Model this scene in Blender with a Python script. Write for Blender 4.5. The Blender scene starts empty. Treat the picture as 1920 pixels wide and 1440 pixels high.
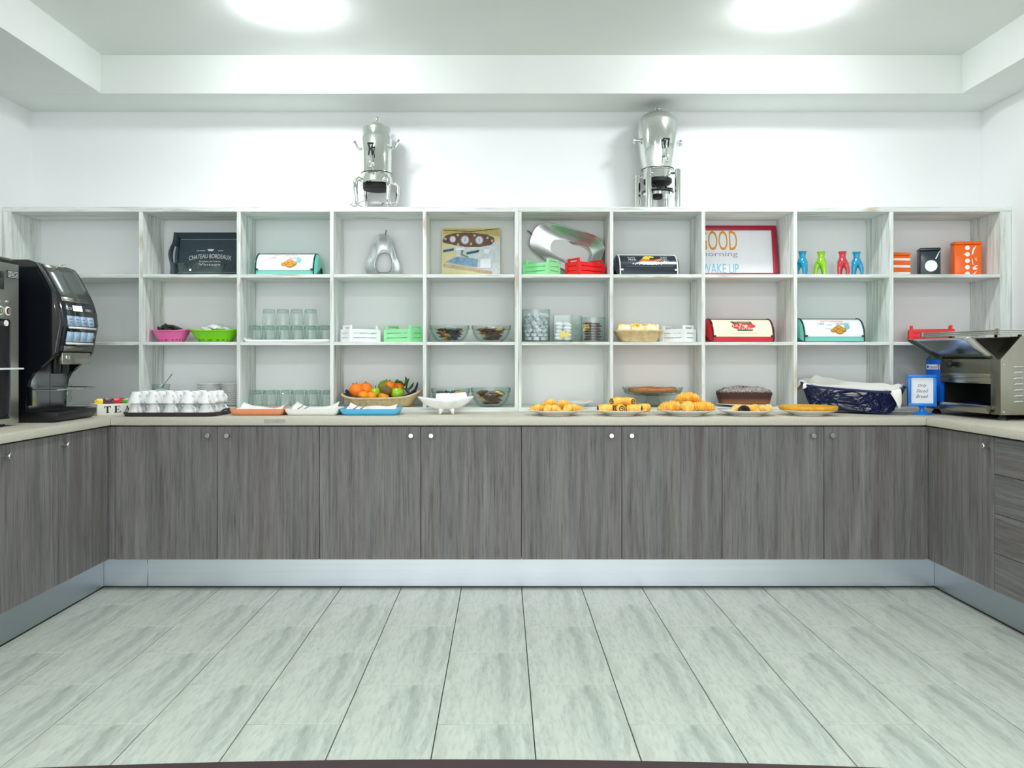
import bpy, bmesh, math, random
from math import sin, cos, pi, radians as RAD, sqrt, atan2
from mathutils import Vector, Matrix, Euler
random.seed(11)
SC = bpy.context.scene
COL = SC.collection

# ------------------------------------------------------------------ camera, world, lights, exposure
FPX, VPX, VPY, EYE = 1469.0, 942.0, 672.0, 1.144      # focal length and vanishing point on the 1920x1440 frame, eye height
cam = bpy.data.cameras.new('camera')
cam.sensor_fit = 'HORIZONTAL'
cam.sensor_width = 36.0
cam.lens = 36.0 * FPX / 1920.0
cam.shift_x = (960.0 - VPX) / 1920.0
cam.shift_y = -(720.0 - VPY) / 1920.0
cam.clip_start = 0.05
cam_o = bpy.data.objects.new('camera', cam)
COL.objects.link(cam_o)
cam_o.location = (0, 0, EYE)
cam_o.rotation_euler = (pi / 2, 0, 0)
SC.camera = cam_o

SC.view_settings.view_transform = 'Standard'
SC.view_settings.look = 'None'
SC.view_settings.gamma = 1.0
SC.view_settings.use_curve_mapping = False
SC.view_settings.exposure = 0.48
SC.cycles.transparent_max_bounces = 40
SC.cycles.max_bounces = 10
SC.cycles.diffuse_bounces = 6
SC.cycles.glossy_bounces = 5
SC.cycles.caustics_reflective = False
SC.cycles.caustics_refractive = False

LAMP_L = 70.0                      # radiance of the opal lamp domes
LIGHT_COL = (0.955, 1.0, 0.99)
w = bpy.data.worlds.new('world')
SC.world = w
w.use_nodes = True
w.node_tree.nodes['Background'].inputs[0].default_value = (0.945, 0.985, 1.01, 1)
w.node_tree.nodes['Background'].inputs[1].default_value = 2.0

def area_light(loc, size, power):
    l = bpy.data.lights.new('hall_light', 'AREA')
    l.shape = 'DISK'
    l.size = size
    l.energy = power
    l.color = LIGHT_COL
    o = bpy.data.objects.new('hall_light', l)
    o.location = loc
    COL.objects.link(o)
for lx in (-0.96, 1.29):           # the same row of ceiling lamps goes on through the hall behind the camera
    for ly in (0.5, -2.2):
        area_light((lx, ly, 2.70), 0.34, 24)

# ------------------------------------------------------------------ helpers
def X(px, D): return (px - VPX) * D / FPX
def Z(py, D): return EYE - (py - VPY) * D / FPX
def at(px, D, z): return (X(px, D), D, z)

def lin(c):
    r = []
    for v in c[:3]:
        v = v / 255.0
        r.append(v / 12.92 if v <= 0.04045 else ((v + 0.055) / 1.055) ** 2.4)
    return (r[0], r[1], r[2], 1.0)

class MB:
    """collects shapes in one bmesh; build() links them as ONE mesh object"""
    def __init__(s):
        s.bm = bmesh.new()
        s.M = Matrix()
        s.mi = 0
    def v(s, co): return s.bm.verts.new(s.M @ Vector(co))
    def f(s, vs):
        try:
            fc = s.bm.faces.new(vs)
            fc.material_index = s.mi
            return fc
        except ValueError:
            return None
    def box(s, x0, x1, y0, y1, z0, z1, b=0.0, seg=2):
        vs = [s.v((x, y, z)) for x in (x0, x1) for y in (y0, y1) for z in (z0, z1)]
        fs = [s.f([vs[i] for i in q]) for q in ((0, 1, 3, 2), (4, 6, 7, 5), (0, 4, 5, 1), (2, 3, 7, 6), (0, 2, 6, 4), (1, 5, 7, 3))]
        if b > 0:
            es = list({e for fc in fs for e in fc.edges})
            bmesh.ops.bevel(s.bm, geom=es, offset=b, segments=seg, profile=0.5, affect='EDGES', material=s.mi)
        return s
    def lathe(s, prof, n=24, c=(0, 0, 0), sx=1.0, sy=1.0, closed=False):
        rings = []
        for r, z in prof:
            if r <= 1e-6:
                rings.append([s.v((c[0], c[1], c[2] + z))])
            else:
                rings.append([s.v((c[0] + r * sx * cos(2 * pi * k / n), c[1] + r * sy * sin(2 * pi * k / n), c[2] + z)) for k in range(n)])
        pairs = list(zip(rings[:-1], rings[1:]))
        if closed: pairs.append((rings[-1], rings[0]))
        for a, b in pairs:
            for k in range(n):
                k2 = (k + 1) % n
                if len(a) == 1 and len(b) == 1: continue
                if len(a) == 1: s.f([a[0], b[k], b[k2]])
                elif len(b) == 1: s.f([a[k], a[k2], b[0]])
                else: s.f([a[k], a[k2], b[k2], b[k]])
        return s
    def tube(s, pts, r, n=8, cap=True, closed=False, flat=1.0):
        pts = [Vector(p) for p in pts]
        rr = r if isinstance(r, (list, tuple)) else [r] * len(pts)
        rings = []
        up = None
        for i, p in enumerate(pts):
            a = pts[i - 1] if (i > 0 or closed) else pts[i]
            b = pts[(i + 1) % len(pts)] if (i < len(pts) - 1 or closed) else pts[i]
            t = (b - a).normalized()
            if up is None:
                up = Vector((0, 0, 1)) if abs(t.z) < 0.9 else Vector((1, 0, 0))
            q = t.cross(up)
            if q.length < 1e-6: q = t.cross(Vector((0, 1, 0)))
            q.normalize()
            up = q.cross(t).normalized()
            rings.append([s.v(p + (q * cos(2 * pi * k / n) + up * sin(2 * pi * k / n) * flat) * rr[i]) for k in range(n)])
        m = len(rings)
        for i in range(m if closed else m - 1):
            a, b = rings[i], rings[(i + 1) % m]
            for k in range(n):
                s.f([a[k], a[(k + 1) % n], b[(k + 1) % n], b[k]])
        if cap and not closed:
            s.f(rings[0][::-1]); s.f(rings[-1])
        return s
    def grid(s, fn, nu, nv, cu=False, cv=False, skip=None):
        g = [[s.v(fn(i / nu, j / nv)) for j in range(nv if cv else nv + 1)] for i in range(nu if cu else nu + 1)]
        for i in range(nu):
            for j in range(nv):
                if skip and skip(i, j): continue
                i2 = (i + 1) % len(g) if cu else i + 1
                j2 = (j + 1) % len(g[0]) if cv else j + 1
                s.f([g[i][j], g[i2][j], g[i2][j2], g[i][j2]])
        return s
    def prism(s, poly, a, b, axis='y', bev=0.0):
        """poly in the plane across AXIS, pushed from a to b"""
        def mk(p, t):
            return {'y': (p[0], t, p[1]), 'x': (t, p[0], p[1]), 'z': (p[0], p[1], t)}[axis]
        va = [s.v(mk(p, a)) for p in poly]
        vb = [s.v(mk(p, b)) for p in poly]
        fs = [s.f(va), s.f(vb[::-1])]
        for k in range(len(poly)):
            k2 = (k + 1) % len(poly)
            fs.append(s.f([va[k], vb[k], vb[k2], va[k2]]))
        if bev:
            es = list({e for fc in fs[:2] if fc for e in fc.edges})
            bmesh.ops.bevel(s.bm, geom=es, offset=bev, segments=2, profile=0.5, affect='EDGES', material=s.mi)
        return s
    def ball(s, c, r, n=14, m=9, rot=None, dimple=0.0):
        rx, ry, rz = r if isinstance(r, (tuple, list)) else (r, r, r)
        R = rot.to_matrix().to_4x4() if rot else Matrix()
        old = s.M
        s.M = old @ Matrix.Translation(c) @ R @ Matrix.Diagonal((rx, ry, rz, 1))
        prof = []
        for k in range(m + 1):
            a = -pi / 2 + pi * k / m
            z = sin(a)
            r_ = cos(a)
            if dimple and k >= m - 1: z -= dimple * (2.2 if k == m else 0.5)
            prof.append((r_ if 0 < k < m else 0.0, z))
        s.lathe(prof, n)
        s.M = old
        return s
    def disc(s, c, rx, ry, n=20, fn=None):
        vs = []
        for k in range(n):
            p = (c[0] + rx * cos(2 * pi * k / n), c[1] + ry * sin(2 * pi * k / n))
            vs.append(s.v(fn(*p) if fn else (p[0], 0, p[1])))
        s.f(vs)
        return s
    def poly(s, pts, fn=None):
        s.f([s.v(fn(*p) if fn else (p[0], 0, p[1])) for p in pts])
        return s
    def build(s, name, m, parent=None, smooth=True, angle=38, loc=None, rot=None, solid=0.0, fix=True):
        if fix: bmesh.ops.recalc_face_normals(s.bm, faces=s.bm.faces)
        me = bpy.data.meshes.new(name)
        s.bm.to_mesh(me)
        s.bm.free()
        for q in (m if isinstance(m, (list, tuple)) else [m]): me.materials.append(q)
        if smooth:
            me.polygons.foreach_set('use_smooth', [True] * len(me.polygons))
            me.set_sharp_from_angle(angle=RAD(angle))
        o = bpy.data.objects.new(name, me)
        COL.objects.link(o)
        if parent: o.parent = parent
        if loc: o.location = loc
        if rot: o.rotation_euler = rot
        if solid:
            md = o.modifiers.new('thickness', 'SOLIDIFY')
            md.thickness = solid
            md.offset = 0
        return o

def tag(o, label=None, cat=None, group=None, kind=None):
    if label: o['label'] = label
    if cat: o['category'] = cat
    if group: o['group'] = group
    if kind: o['kind'] = kind
    return o

def thing(name, label, cat, loc=(0, 0, 0), rz=0.0, group=None, rx=0.0, ry=0.0):
    o = bpy.data.objects.new(name, None)
    o.empty_display_size = 0.05
    COL.objects.link(o)
    o.location = loc
    o.rotation_euler = (rx, ry, rz)
    return tag(o, label, cat, group)

KIDS = {}
def copy_one(o, parent=None):
    c = o.copy()
    COL.objects.link(c)
    if parent: c.parent = parent
    return c
def dup(root, loc, rz=None, label=None, group=None, rot=None):
    """a thing with copies of its parts and sub-parts"""
    r = copy_one(root)
    r.location = loc
    if rz is not None: r.rotation_euler = (0, 0, rz)
    if rot is not None: r.rotation_euler = rot
    if label: r['label'] = label
    if group: r['group'] = group
    for ch in list(root.children):
        if ch is r: continue
        c = copy_one(ch, r)
        for g in list(ch.children):
            copy_one(g, c)
    return r

def struct(name, mb, m, parent=None, **k):
    o = mb.build(name, m, parent, **k)
    if parent is None: o['kind'] = 'structure'
    return o

# text -----------------------------------------------------------------
_TXT = {}
def text_geo(s):
    if s in _TXT: return _TXT[s]
    cu = bpy.data.curves.new('glyphs', 'FONT')
    cu.body = s
    cu.resolution_u = 3
    ob = bpy.data.objects.new('glyphs', cu)
    me = bpy.data.meshes.new_from_object(ob)
    vs = [(v.co.x, v.co.y) for v in me.vertices]
    fs = [tuple(p.vertices) for p in me.polygons]
    bpy.data.objects.remove(ob)
    bpy.data.curves.remove(cu)
    bpy.data.meshes.remove(me)
    x0 = min(v[0] for v in vs); x1 = max(v[0] for v in vs)
    y0 = min(v[1] for v in vs); y1 = max(v[1] for v in vs)
    vs = [((v[0] - x0) / (x1 - x0) - 0.5, (v[1] - y0) / (y1 - y0) - 0.5) for v in vs]
    _TXT[s] = (vs, fs)
    return _TXT[s]
def add_text(mb, s, cx, cy, W, Hh, fn, slant=0.0, arch=0.0, bold=0.0):
    """flat lettering WxHh about (cx, cy), each point put on the surface by fn(u, v)"""
    vs, fs = text_geo(s)
    bv = []
    for (a, b) in vs:
        u = cx + a * W + slant * b * Hh
        vv = cy + b * Hh - arch * (2 * a) ** 2
        bv.append(mb.v(fn(u, vv)))
    for q in fs: mb.f([bv[i] for i in q])
    return mb

# ------------------------------------------------------------------ materials
def new_mat(name):
    m = bpy.data.materials.new(name)
    m.use_nodes = True
    nt = m.node_tree
    return m, nt, nt.nodes['Principled BSDF']
def node(nt, typ, **kw):
    n = nt.nodes.new(typ)
    for k, v in kw.items(): setattr(n, k, v)
    return n
def coords(nt, scale=(1, 1, 1), space='Object', rand=False, rot=(0, 0, 0)):
    tc = node(nt, 'ShaderNodeTexCoord')
    mp = node(nt, 'ShaderNodeMapping')
    mp.inputs['Scale'].default_value = scale
    mp.inputs['Rotation'].default_value = rot
    nt.links.new(tc.outputs[space], mp.inputs['Vector'])
    if rand:
        oi = node(nt, 'ShaderNodeObjectInfo')
        mu = node(nt, 'ShaderNodeMath', operation='MULTIPLY')
        mu.inputs[1].default_value = 37.0
        nt.links.new(oi.outputs['Random'], mu.inputs[0])
        cb = node(nt, 'ShaderNodeCombineXYZ')
        for i in range(3): nt.links.new(mu.outputs[0], cb.inputs[i])
        nt.links.new(cb.outputs[0], mp.inputs['Location'])
    return mp.outputs[0]
def ramp(nt, fac, stops, interp='LINEAR'):
    r = node(nt, 'ShaderNodeValToRGB')
    r.color_ramp.interpolation = interp
    e = r.color_ramp.elements
    while len(e) > 1: e.remove(e[-1])
    e[0].position, e[0].color = stops[0][0], stops[0][1]
    for p, c in stops[1:]:
        q = e.new(p); q.color = c
    nt.links.new(fac, r.inputs[0])
    return r.outputs[0]
def noise(nt, vec, scale, detail=3, rough=0.55, dist=0.0):
    n = node(nt, 'ShaderNodeTexNoise')
    n.inputs['Scale'].default_value = scale
    n.inputs['Detail'].default_value = detail
    n.inputs['Roughness'].default_value = rough
    n.inputs['Distortion'].default_value = dist
    nt.links.new(vec, n.inputs['Vector'])
    return n.outputs['Fac']
def mixc(nt, fac, a, b, mode='MIX'):
    m = node(nt, 'ShaderNodeMix', data_type='RGBA', blend_type=mode)
    for sock, val in ((m.inputs[0], fac), (m.inputs[6], a), (m.inputs[7], b)):
        if hasattr(val, 'is_linked'): nt.links.new(val, sock)
        else: sock.default_value = val
    return m.outputs[2]
def bump(nt, bsdf, h, strength=0.2, dist=0.002):
    b = node(nt, 'ShaderNodeBump')
    b.inputs['Strength'].default_value = strength
    b.inputs['Distance'].default_value = dist
    nt.links.new(h, b.inputs['Height'])
    nt.links.new(b.outputs[0], bsdf.inputs['Normal'])

def mat(name, rgb, rough=0.5, metal=0.0, var=0.06, scale=18.0, coat=0.0, bmp=0.0, stretch=(1, 1, 1), rgb2=None, spec=0.5, sheen=0.0, sss=0.0):
    m, nt, b = new_mat(name)
    c = lin(rgb)
    v = coords(nt, stretch)
    n = noise(nt, v, scale)
    if rgb2: c0, c1 = c, lin(rgb2)
    else:
        c0 = tuple(min(1, q * (1 - var)) for q in c[:3]) + (1,)
        c1 = tuple(min(1, q * (1 + var)) for q in c[:3]) + (1,)
    nt.links.new(ramp(nt, n, [(0.3, c0), (0.7, c1)]), b.inputs['Base Color'])
    b.inputs['Roughness'].default_value = rough
    b.inputs['Metallic'].default_value = metal
    b.inputs['Coat Weight'].default_value = coat
    b.inputs['Specular IOR Level'].default_value = spec
    if sheen: b.inputs['Sheen Weight'].default_value = sheen
    if bmp: bump(nt, b, n, bmp, 0.002)
    return m

def wood_cabinet(name, axis):
    m, nt, b = new_mat(name)
    st = {'z': (1, 1, 0.035), 'y': (1, 0.035, 1)}[axis]
    v = coords(nt, st, rand=True)
    broad = noise(nt, v, 9, 3, 0.5)
    fine = noise(nt, v, 110, 4, 0.75, 0.15)
    wv = noise(nt, coords(nt, {'z': (1, 1, 0.05), 'y': (1, 0.05, 1)}[axis], rand=True), 30, 5, 0.75, 0.3)
    c = ramp(nt, broad, [(0.28, lin((105, 99, 98))), (0.46, lin((125, 121, 119))), (0.56, lin((116, 115, 115))), (0.72, lin((138, 134, 131)))])
    c2 = ramp(nt, fine, [(0.3, lin((178, 176, 175))), (0.5, lin((238, 238, 238))), (0.75, (1, 1, 1, 1))])
    c3 = ramp(nt, wv, [(0.35, lin((214, 212, 212))), (0.6, (1, 1, 1, 1))])
    cc = mixc(nt, 1.0, mixc(nt, 1.0, c, c2, 'MULTIPLY'), c3, 'MULTIPLY')
    g = mixc(nt, 1.0, cc, (1.22, 1.22, 1.22, 1), 'MULTIPLY')
    nt.links.new(g, b.inputs['Base Color'])
    b.inputs['Roughness'].default_value = 0.55
    bump(nt, b, fine, 0.12, 0.001)
    return m

def whitewash(name, axis):
    m, nt, b = new_mat(name)
    st = {'z': (1, 1, 0.06), 'x': (0.06, 1, 1)}[axis]
    v = coords(nt, st, rand=True)
    n1 = noise(nt, v, 26, 4, 0.62, 0.3)
    n2 = noise(nt, v, 48, 4, 0.65, 0.4)
    n3 = noise(nt, coords(nt, {'z': (1, 1, 0.22), 'x': (0.22, 1, 1)}[axis], rand=True), 13, 4, 0.6)
    c = ramp(nt, n1, [(0.28, lin((190, 197, 190))), (0.41, lin((224, 231, 226))), (0.60, lin((238, 242, 240)))])
    c = mixc(nt, 1.0, c, ramp(nt, n2, [(0.32, lin((212, 214, 210))), (0.5, (1, 1, 1, 1))]), 'MULTIPLY')
    br = ramp(nt, n3, [(0.60, (0, 0, 0, 1)), (0.70, (.9, .9, .9, 1))])
    c = mixc(nt, br, c, lin((190, 178, 158)))
    nt.links.new(c, b.inputs['Base Color'])
    b.inputs['Roughness'].default_value = 0.55
    return m

def floor_mat():
    m, nt, b = new_mat('pale_wood_look_tile')
    v = coords(nt, (1.0, 0.20, 1.0), rot=(0, 0, RAD(7)))
    n1 = noise(nt, v, 7.0, 8, 0.72, 0.7)
    n2 = noise(nt, v, 60, 4, 0.6, 0.3)
    n3 = noise(nt, coords(nt, (1, 0.3, 1), rot=(0, 0, RAD(3))), 5.5, 3, 0.5, 0.6)
    c = ramp(nt, n1, [(0.27, lin((146, 160, 155))), (0.40, lin((182, 191, 183))), (0.50, lin((203, 211, 202))), (0.7, lin((215, 221, 212)))])
    c = mixc(nt, 1.0, c, ramp(nt, n2, [(0.3, lin((230, 232, 229))), (0.52, (1, 1, 1, 1))]), 'MULTIPLY')
    c = mixc(nt, ramp(nt, n3, [(0.56, (0, 0, 0, 1)), (0.72, (0.45, 0.45, 0.45, 1))]), c, lin((160, 168, 156)))
    vo = node(nt, 'ShaderNodeTexVoronoi')
    vo.inputs['Scale'].default_value = 8.0
    nt.links.new(coords(nt, (1.0, 0.75, 0.0)), vo.inputs['Vector'])
    kn = ramp(nt, vo.outputs['Distance'], [(0.05, (1, 1, 1, 1)), (0.10, (0, 0, 0, 1))])
    kn2 = mixc(nt, 1.0, kn, ramp(nt, n3, [(0.42, (0, 0, 0, 1)), (0.5, (1, 1, 1, 1))]), 'MULTIPLY')
    c = mixc(nt, kn2, c, lin((112, 128, 128)))
    nt.links.new(c, b.inputs['Base Color'])
    b.inputs['Roughness'].default_value = 0.42
    b.inputs['Specular IOR Level'].default_value = 0.35
    bump(nt, b, n2, 0.06, 0.001)
    return m

def glass(name, tint=(0.965, 0.99, 0.98), edge=(0.74, 0.86, 0.81)):
    """thin clear glass: see-through with fresnel reflection, greener where it is met edge-on"""
    m, nt, b = new_mat(name)
    out = nt.nodes['Material Output']
    nt.nodes.remove(b)
    lw = node(nt, 'ShaderNodeLayerWeight'); lw.inputs[0].default_value = 0.5
    n = noise(nt, coords(nt), 30)
    rc = ramp(nt, lw.outputs['Facing'], [(0.0, tint + (1,)), (0.55, tint + (1,)), (0.95, edge + (1,))])
    rc = mixc(nt, 1.0, rc, ramp(nt, n, [(0.3, (0.97, 0.97, 0.97, 1)), (0.7, (1, 1, 1, 1))]), 'MULTIPLY')
    tr = node(nt, 'ShaderNodeBsdfTransparent')
    gl = node(nt, 'ShaderNodeBsdfGlossy'); gl.inputs['Roughness'].default_value = 0.04
    fr = node(nt, 'ShaderNodeMapRange')
    pw = node(nt, 'ShaderNodeMath', operation='POWER'); pw.inputs[1].default_value = 4.0
    nt.links.new(lw.outputs['Facing'], pw.inputs[0])
    nt.links.new(pw.outputs[0], fr.inputs['Value'])
    fr.inputs['To Min'].default_value = 0.045
    fr.inputs['To Max'].default_value = 0.55
    mx = node(nt, 'ShaderNodeMixShader')
    nt.links.new(rc, tr.inputs[0])
    nt.links.new(fr.outputs[0], mx.inputs[0])
    nt.links.new(tr.outputs[0], mx.inputs[1])
    nt.links.new(gl.outputs[0], mx.inputs[2])
    nt.links.new(mx.outputs[0], out.inputs[0])
    return m

def emit(name, rgb, strength):
    m, nt, b = new_mat(name)
    n = noise(nt, coords(nt), 4)
    c = ramp(nt, n, [(0.2, tuple(0.98 * q for q in rgb) + (1,)), (0.8, tuple(rgb) + (1,))])
    nt.links.new(c, b.inputs['Base Color'])
    nt.links.new(c, b.inputs['Emission Color'])
    b.inputs['Emission Strength'].default_value = strength
    b.inputs['Roughness'].default_value = 0.3
    return m

def steel(name, rgb, rough=0.15, stretch=(1, 1, 1), br=0.05):
    m, nt, b = new_mat(name)
    c = lin(rgb)
    n = noise(nt, coords(nt, stretch), 60, 4, 0.6)
    nt.links.new(ramp(nt, n, [(0.3, tuple(q * (1 - br) for q in c[:3]) + (1,)), (0.7, c)]), b.inputs['Base Color'])
    b.inputs['Metallic'].default_value = 1.0
    mr = node(nt, 'ShaderNodeMapRange')
    mr.inputs['To Min'].default_value = rough * 0.96
    mr.inputs['To Max'].default_value = rough * 1.04
    nt.links.new(n, mr.inputs['Value'])
    nt.links.new(mr.outputs[0], b.inputs['Roughness'])
    return m

def two_tone(name, a, b_, scale=60, lo=0.48, hi=0.52, rough=0.3, third=None):
    """printed wrapper: patches of two or three colours"""
    m, nt, b = new_mat(name)
    n = noise(nt, coords(nt, rand=True), scale, 1, 0.4)
    st = [(lo, lin(a)), (hi, lin(b_))]
    if third: st += [(hi + 0.1, lin(b_)), (hi + 0.13, lin(third))]
    nt.links.new(ramp(nt, n, st), b.inputs['Base Color'])
    b.inputs['Roughness'].default_value = rough
    return m

M = {}
M['wall'] = mat('white_wall_paint', (241, 243, 243), 0.75, var=0.012, scale=3)
M['ceiling'] = mat('white_ceiling_paint', (232, 237, 233), 0.8, var=0.012, scale=3)
M['cab_v'] = wood_cabinet('grey_oak_vertical', 'z')
M['cab_h'] = wood_cabinet('grey_oak_horizontal', 'y')
M['ww_v'] = whitewash('whitewashed_wood_vertical', 'z')
M['ww_h'] = whitewash('whitewashed_wood_horizontal', 'x')
M['tile'] = floor_mat()
M['grout'] = mat('grey_grout', (88, 90, 80), 0.9)
M['worktop'] = mat('beige_speckled_laminate', (214, 209, 192), 0.45, scale=140, rgb2=(200, 195, 180))
M['patch'] = mat('worn_edge_patch', (176, 174, 162), 0.6)
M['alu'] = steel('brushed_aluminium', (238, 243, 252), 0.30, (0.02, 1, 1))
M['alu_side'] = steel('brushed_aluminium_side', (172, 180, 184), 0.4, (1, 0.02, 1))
M['chrome'] = steel('polished_steel', (232, 236, 232), 0.09)
M['chrome_soft'] = steel('satin_polished_steel', (228, 233, 232), 0.20)
M['satin'] = steel('satin_aluminium', (228, 234, 234), 0.27)
M['steel'] = steel('stainless_steel', (172, 170, 158), 0.27, (1, 1, 0.3), 0.04)
M['steel_dark'] = steel('dull_stainless', (132, 132, 120), 0.33, (1, 1, 0.3), 0.04)
M['black'] = mat('black_plastic', (18, 22, 26), 0.35, var=0.1)
M['black_gloss'] = mat('glossy_black', (22, 26, 32), 0.12, var=0.1, coat=0.4)
M['dark'] = mat('dark_recess', (12, 12, 13), 0.6, var=0.1)
M['brown_floor'] = mat('dark_brown_floor', (66, 47, 50), 0.6, var=0.05)
M['white_china'] = mat('white_china', (246, 247, 247), 0.12, var=0.008, coat=0.3)
M['white_cloth'] = mat('white_cloth', (246, 244, 238), 0.9, var=0.02, scale=60, sheen=0.2)
M['white_plastic'] = mat('white_plastic', (244, 246, 246), 0.35, var=0.01)
M['white_paper'] = mat('white_paper', (244, 246, 250), 0.8, var=0.01)
M['glass'] = glass('clear_glass')
M['glass_thick'] = glass('thick_clear_glass', (0.92, 0.965, 0.945), (0.60, 0.71, 0.66))
M['wicker'] = mat('pale_wicker', (226, 204, 160), 0.7, scale=45, rgb2=(200, 172, 122), bmp=0.3)
M['navy'] = mat('navy_cloth', (32, 54, 104), 0.85, var=0.25, scale=30)
M['teal'] = mat('teal_enamel', (120, 204, 188), 0.28, var=0.03)
M['bread_black'] = mat('black_enamel', (38, 50, 58), 0.22, var=0.06)
M['red_enamel'] = mat('red_enamel', (206, 32, 44), 0.22, var=0.05)
M['cream'] = mat('cream_enamel', (253, 246, 216), 0.25, var=0.01)
M['white_enamel'] = mat('white_enamel', (248, 250, 250), 0.2, var=0.008)
M['ink_orange'] = mat('orange_print', (226, 128, 70), 0.5)
M['ink_grey'] = mat('grey_print', (110, 122, 140), 0.5)
M['ink_white'] = mat('white_print', (240, 244, 244), 0.5, var=0.01)
M['ink_dark'] = mat('dark_print', (38, 44, 42), 0.5)
M['ink_green'] = mat('dark_green_print', (40, 66, 50), 0.5)
M['ink_red'] = mat('red_print', (222, 44, 54), 0.4)
M['ink_blue'] = mat('pale_blue_print', (124, 204, 220), 0.5)
M['ink_gold'] = mat('golden_bread_print', (228, 178, 70), 0.5, scale=90, rgb2=(196, 128, 30))
M['ink_bread'] = mat('brown_bread_print', (176, 112, 34), 0.5)
M['ink_yellow'] = mat('yellow_print', (240, 208, 60), 0.5)
M['ink_slate'] = mat('slate_blue_print', (52, 100, 128), 0.5, scale=60, rgb2=(40, 78, 104))
# ------------------------------------------------------------------ room shell
WL, WR, WB, YF = -2.700, 2.747, 4.499, -3.2          # side walls, back wall, open end of the hall behind the camera
ZS, ZC = 2.559, 2.7655                               # underside of the bulkheads, ceiling in the recess
DSHELF, DBACK = 4.226, 4.497
ZK, ZB, Z1, Z2, ZT = 0.854, 0.879, 1.233, 1.598, 1.961   # worktop, shelf base, middle shelf, upper shelf, shelf top

struct('wall_back', MB().box(WL - .1, WR + .1, WB, WB + .1, 0, 2.9), M['wall'], smooth=False)
struct('wall_left', MB().box(WL - .1, WL, YF, WB, 0, 2.9), M['wall'], smooth=False)
struct('wall_right', MB().box(WR, WR + .1, YF, WB, 0, 2.9), M['wall'], smooth=False)
struct('ceiling', MB().box(-2.3, 2.6, YF, 4.30, ZC, ZC + .1), M['ceiling'], smooth=False)
struct('trim_1', MB().box(WL, WR, 4.187, WB, ZS, ZC + .1, .003), M['ceiling'])
struct('trim_2', MB().box(WL, -2.143, YF, 4.187, ZS, ZC + .1, .003), M['ceiling'])
struct('trim_3', MB().box(2.454, WR, YF, 4.187, ZS, ZC + .1, .003), M['ceiling'])

floor = struct('floor', MB().box(WL, WR, YF, WB, -.08, -.006), M['grout'], smooth=False)
tile_proto = None
TW, TL = 0.30, 0.60
for i in range(-9, 10):
    xc = 0.0955 - TW / 2 + TW * i
    if xc + TW / 2 < WL + .35 or xc - TW / 2 > WR - .3: continue
    y_joint = 3.650 if i % 2 == 0 else 3.350
    k = 0
    while True:
        y1 = y_joint + TL - k * TL
        if y1 < 0.2: break
        yc = y1 - TL / 2
        if y1 > 3.2 + TL * 2: k += 1; continue
        if tile_proto is None:
            tile_proto = MB().box(-TW / 2 + .0017, TW / 2 - .0017, -TL / 2 + .0015, TL / 2 - .0015, -.006, 0, .0012, 1).build('floor_tile', M['tile'], floor)
            t = tile_proto
        else:
            t = copy_one(tile_proto, floor)
        t.location = (xc, yc, random.uniform(-.0003, .0003))
        k += 1
# dark brown floor whose gently bowed edge crosses the foot of the picture
mb = MB()
arc = []
for k in range(41):
    x = -2.6 + 5.2 * k / 40
    arc.append((x, 2.226 - (x + .12) ** 2 / 30.0))
mb.prism(arc + [(2.6, 0.1), (-2.6, 0.1)], .0006, .005, 'z')
struct('trim_4', mb, M['brown_floor'], smooth=False)

# ceiling lamps ----------------------------------------------------------
M['opal'] = emit('lit_opal_glass', (0.965, 0.985, 1.02), LAMP_L)
for nm, px, lab in (('l', 540, 'round opal ceiling lamp shining above the coffee machines side, left of two'), ('r', 1485, 'round opal ceiling lamp shining on the toaster side, right of two')):
    t = thing('ceiling_lamp', lab, 'lamp', (X(px, 3.60), 3.60, ZC), group='ceiling lamps')
    MB().lathe([(0, 0), (.110, 0), (.112, -.003), (.112, -.012), (.104, -.016), (0, -.016)], 40).build('base_plate', M['white_plastic'], t)
    MB().lathe([(.113, -.001), (.1165, -.004), (.1165, -.020), (.112, -.032), (.095, -.043), (.06, -.050), (0, -.053)], 40).build('diffuser', M['opal'], t)

# kickboards -------------------------------------------------------------
DP, XLP, XRP = 3.909, -1.988, 2.155
def kick(lab, x0, x1, y0, y1, m):
    t = thing('kickboard', lab, 'kickboard', ((x0 + x1) / 2, (y0 + y1) / 2, 0))
    cx, cy = (x0 + x1) / 2, (y0 + y1) / 2
    MB().box(x0 - cx, x1 - cx, y0 - cy, y1 - cy, .007, .150, .0012, 1).build('panel', m, t)
    MB().box(x0 - cx + .001, x1 - cx - .001, y0 - cy + .003, y1 - cy - .001, 0.0005, .008).build('gap_shade_strip', M['dark'], t)  # black strip stands in for the shaded gap below the panel
xs = X(277, DP)
kick('short brushed aluminium kickboard piece in the left corner under the back cabinets', XLP, xs - .0008, DP, DP + .016, M['alu'])
kick('long brushed aluminium kickboard running under the row of back cabinets', xs + .0008, XRP, DP, DP + .016, M['alu'])
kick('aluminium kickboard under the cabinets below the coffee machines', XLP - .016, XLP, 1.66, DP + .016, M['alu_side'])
kick('aluminium kickboard under the cabinets below the toaster', XRP, XRP + .016, 1.95, DP + .016, M['alu_side'])

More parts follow.
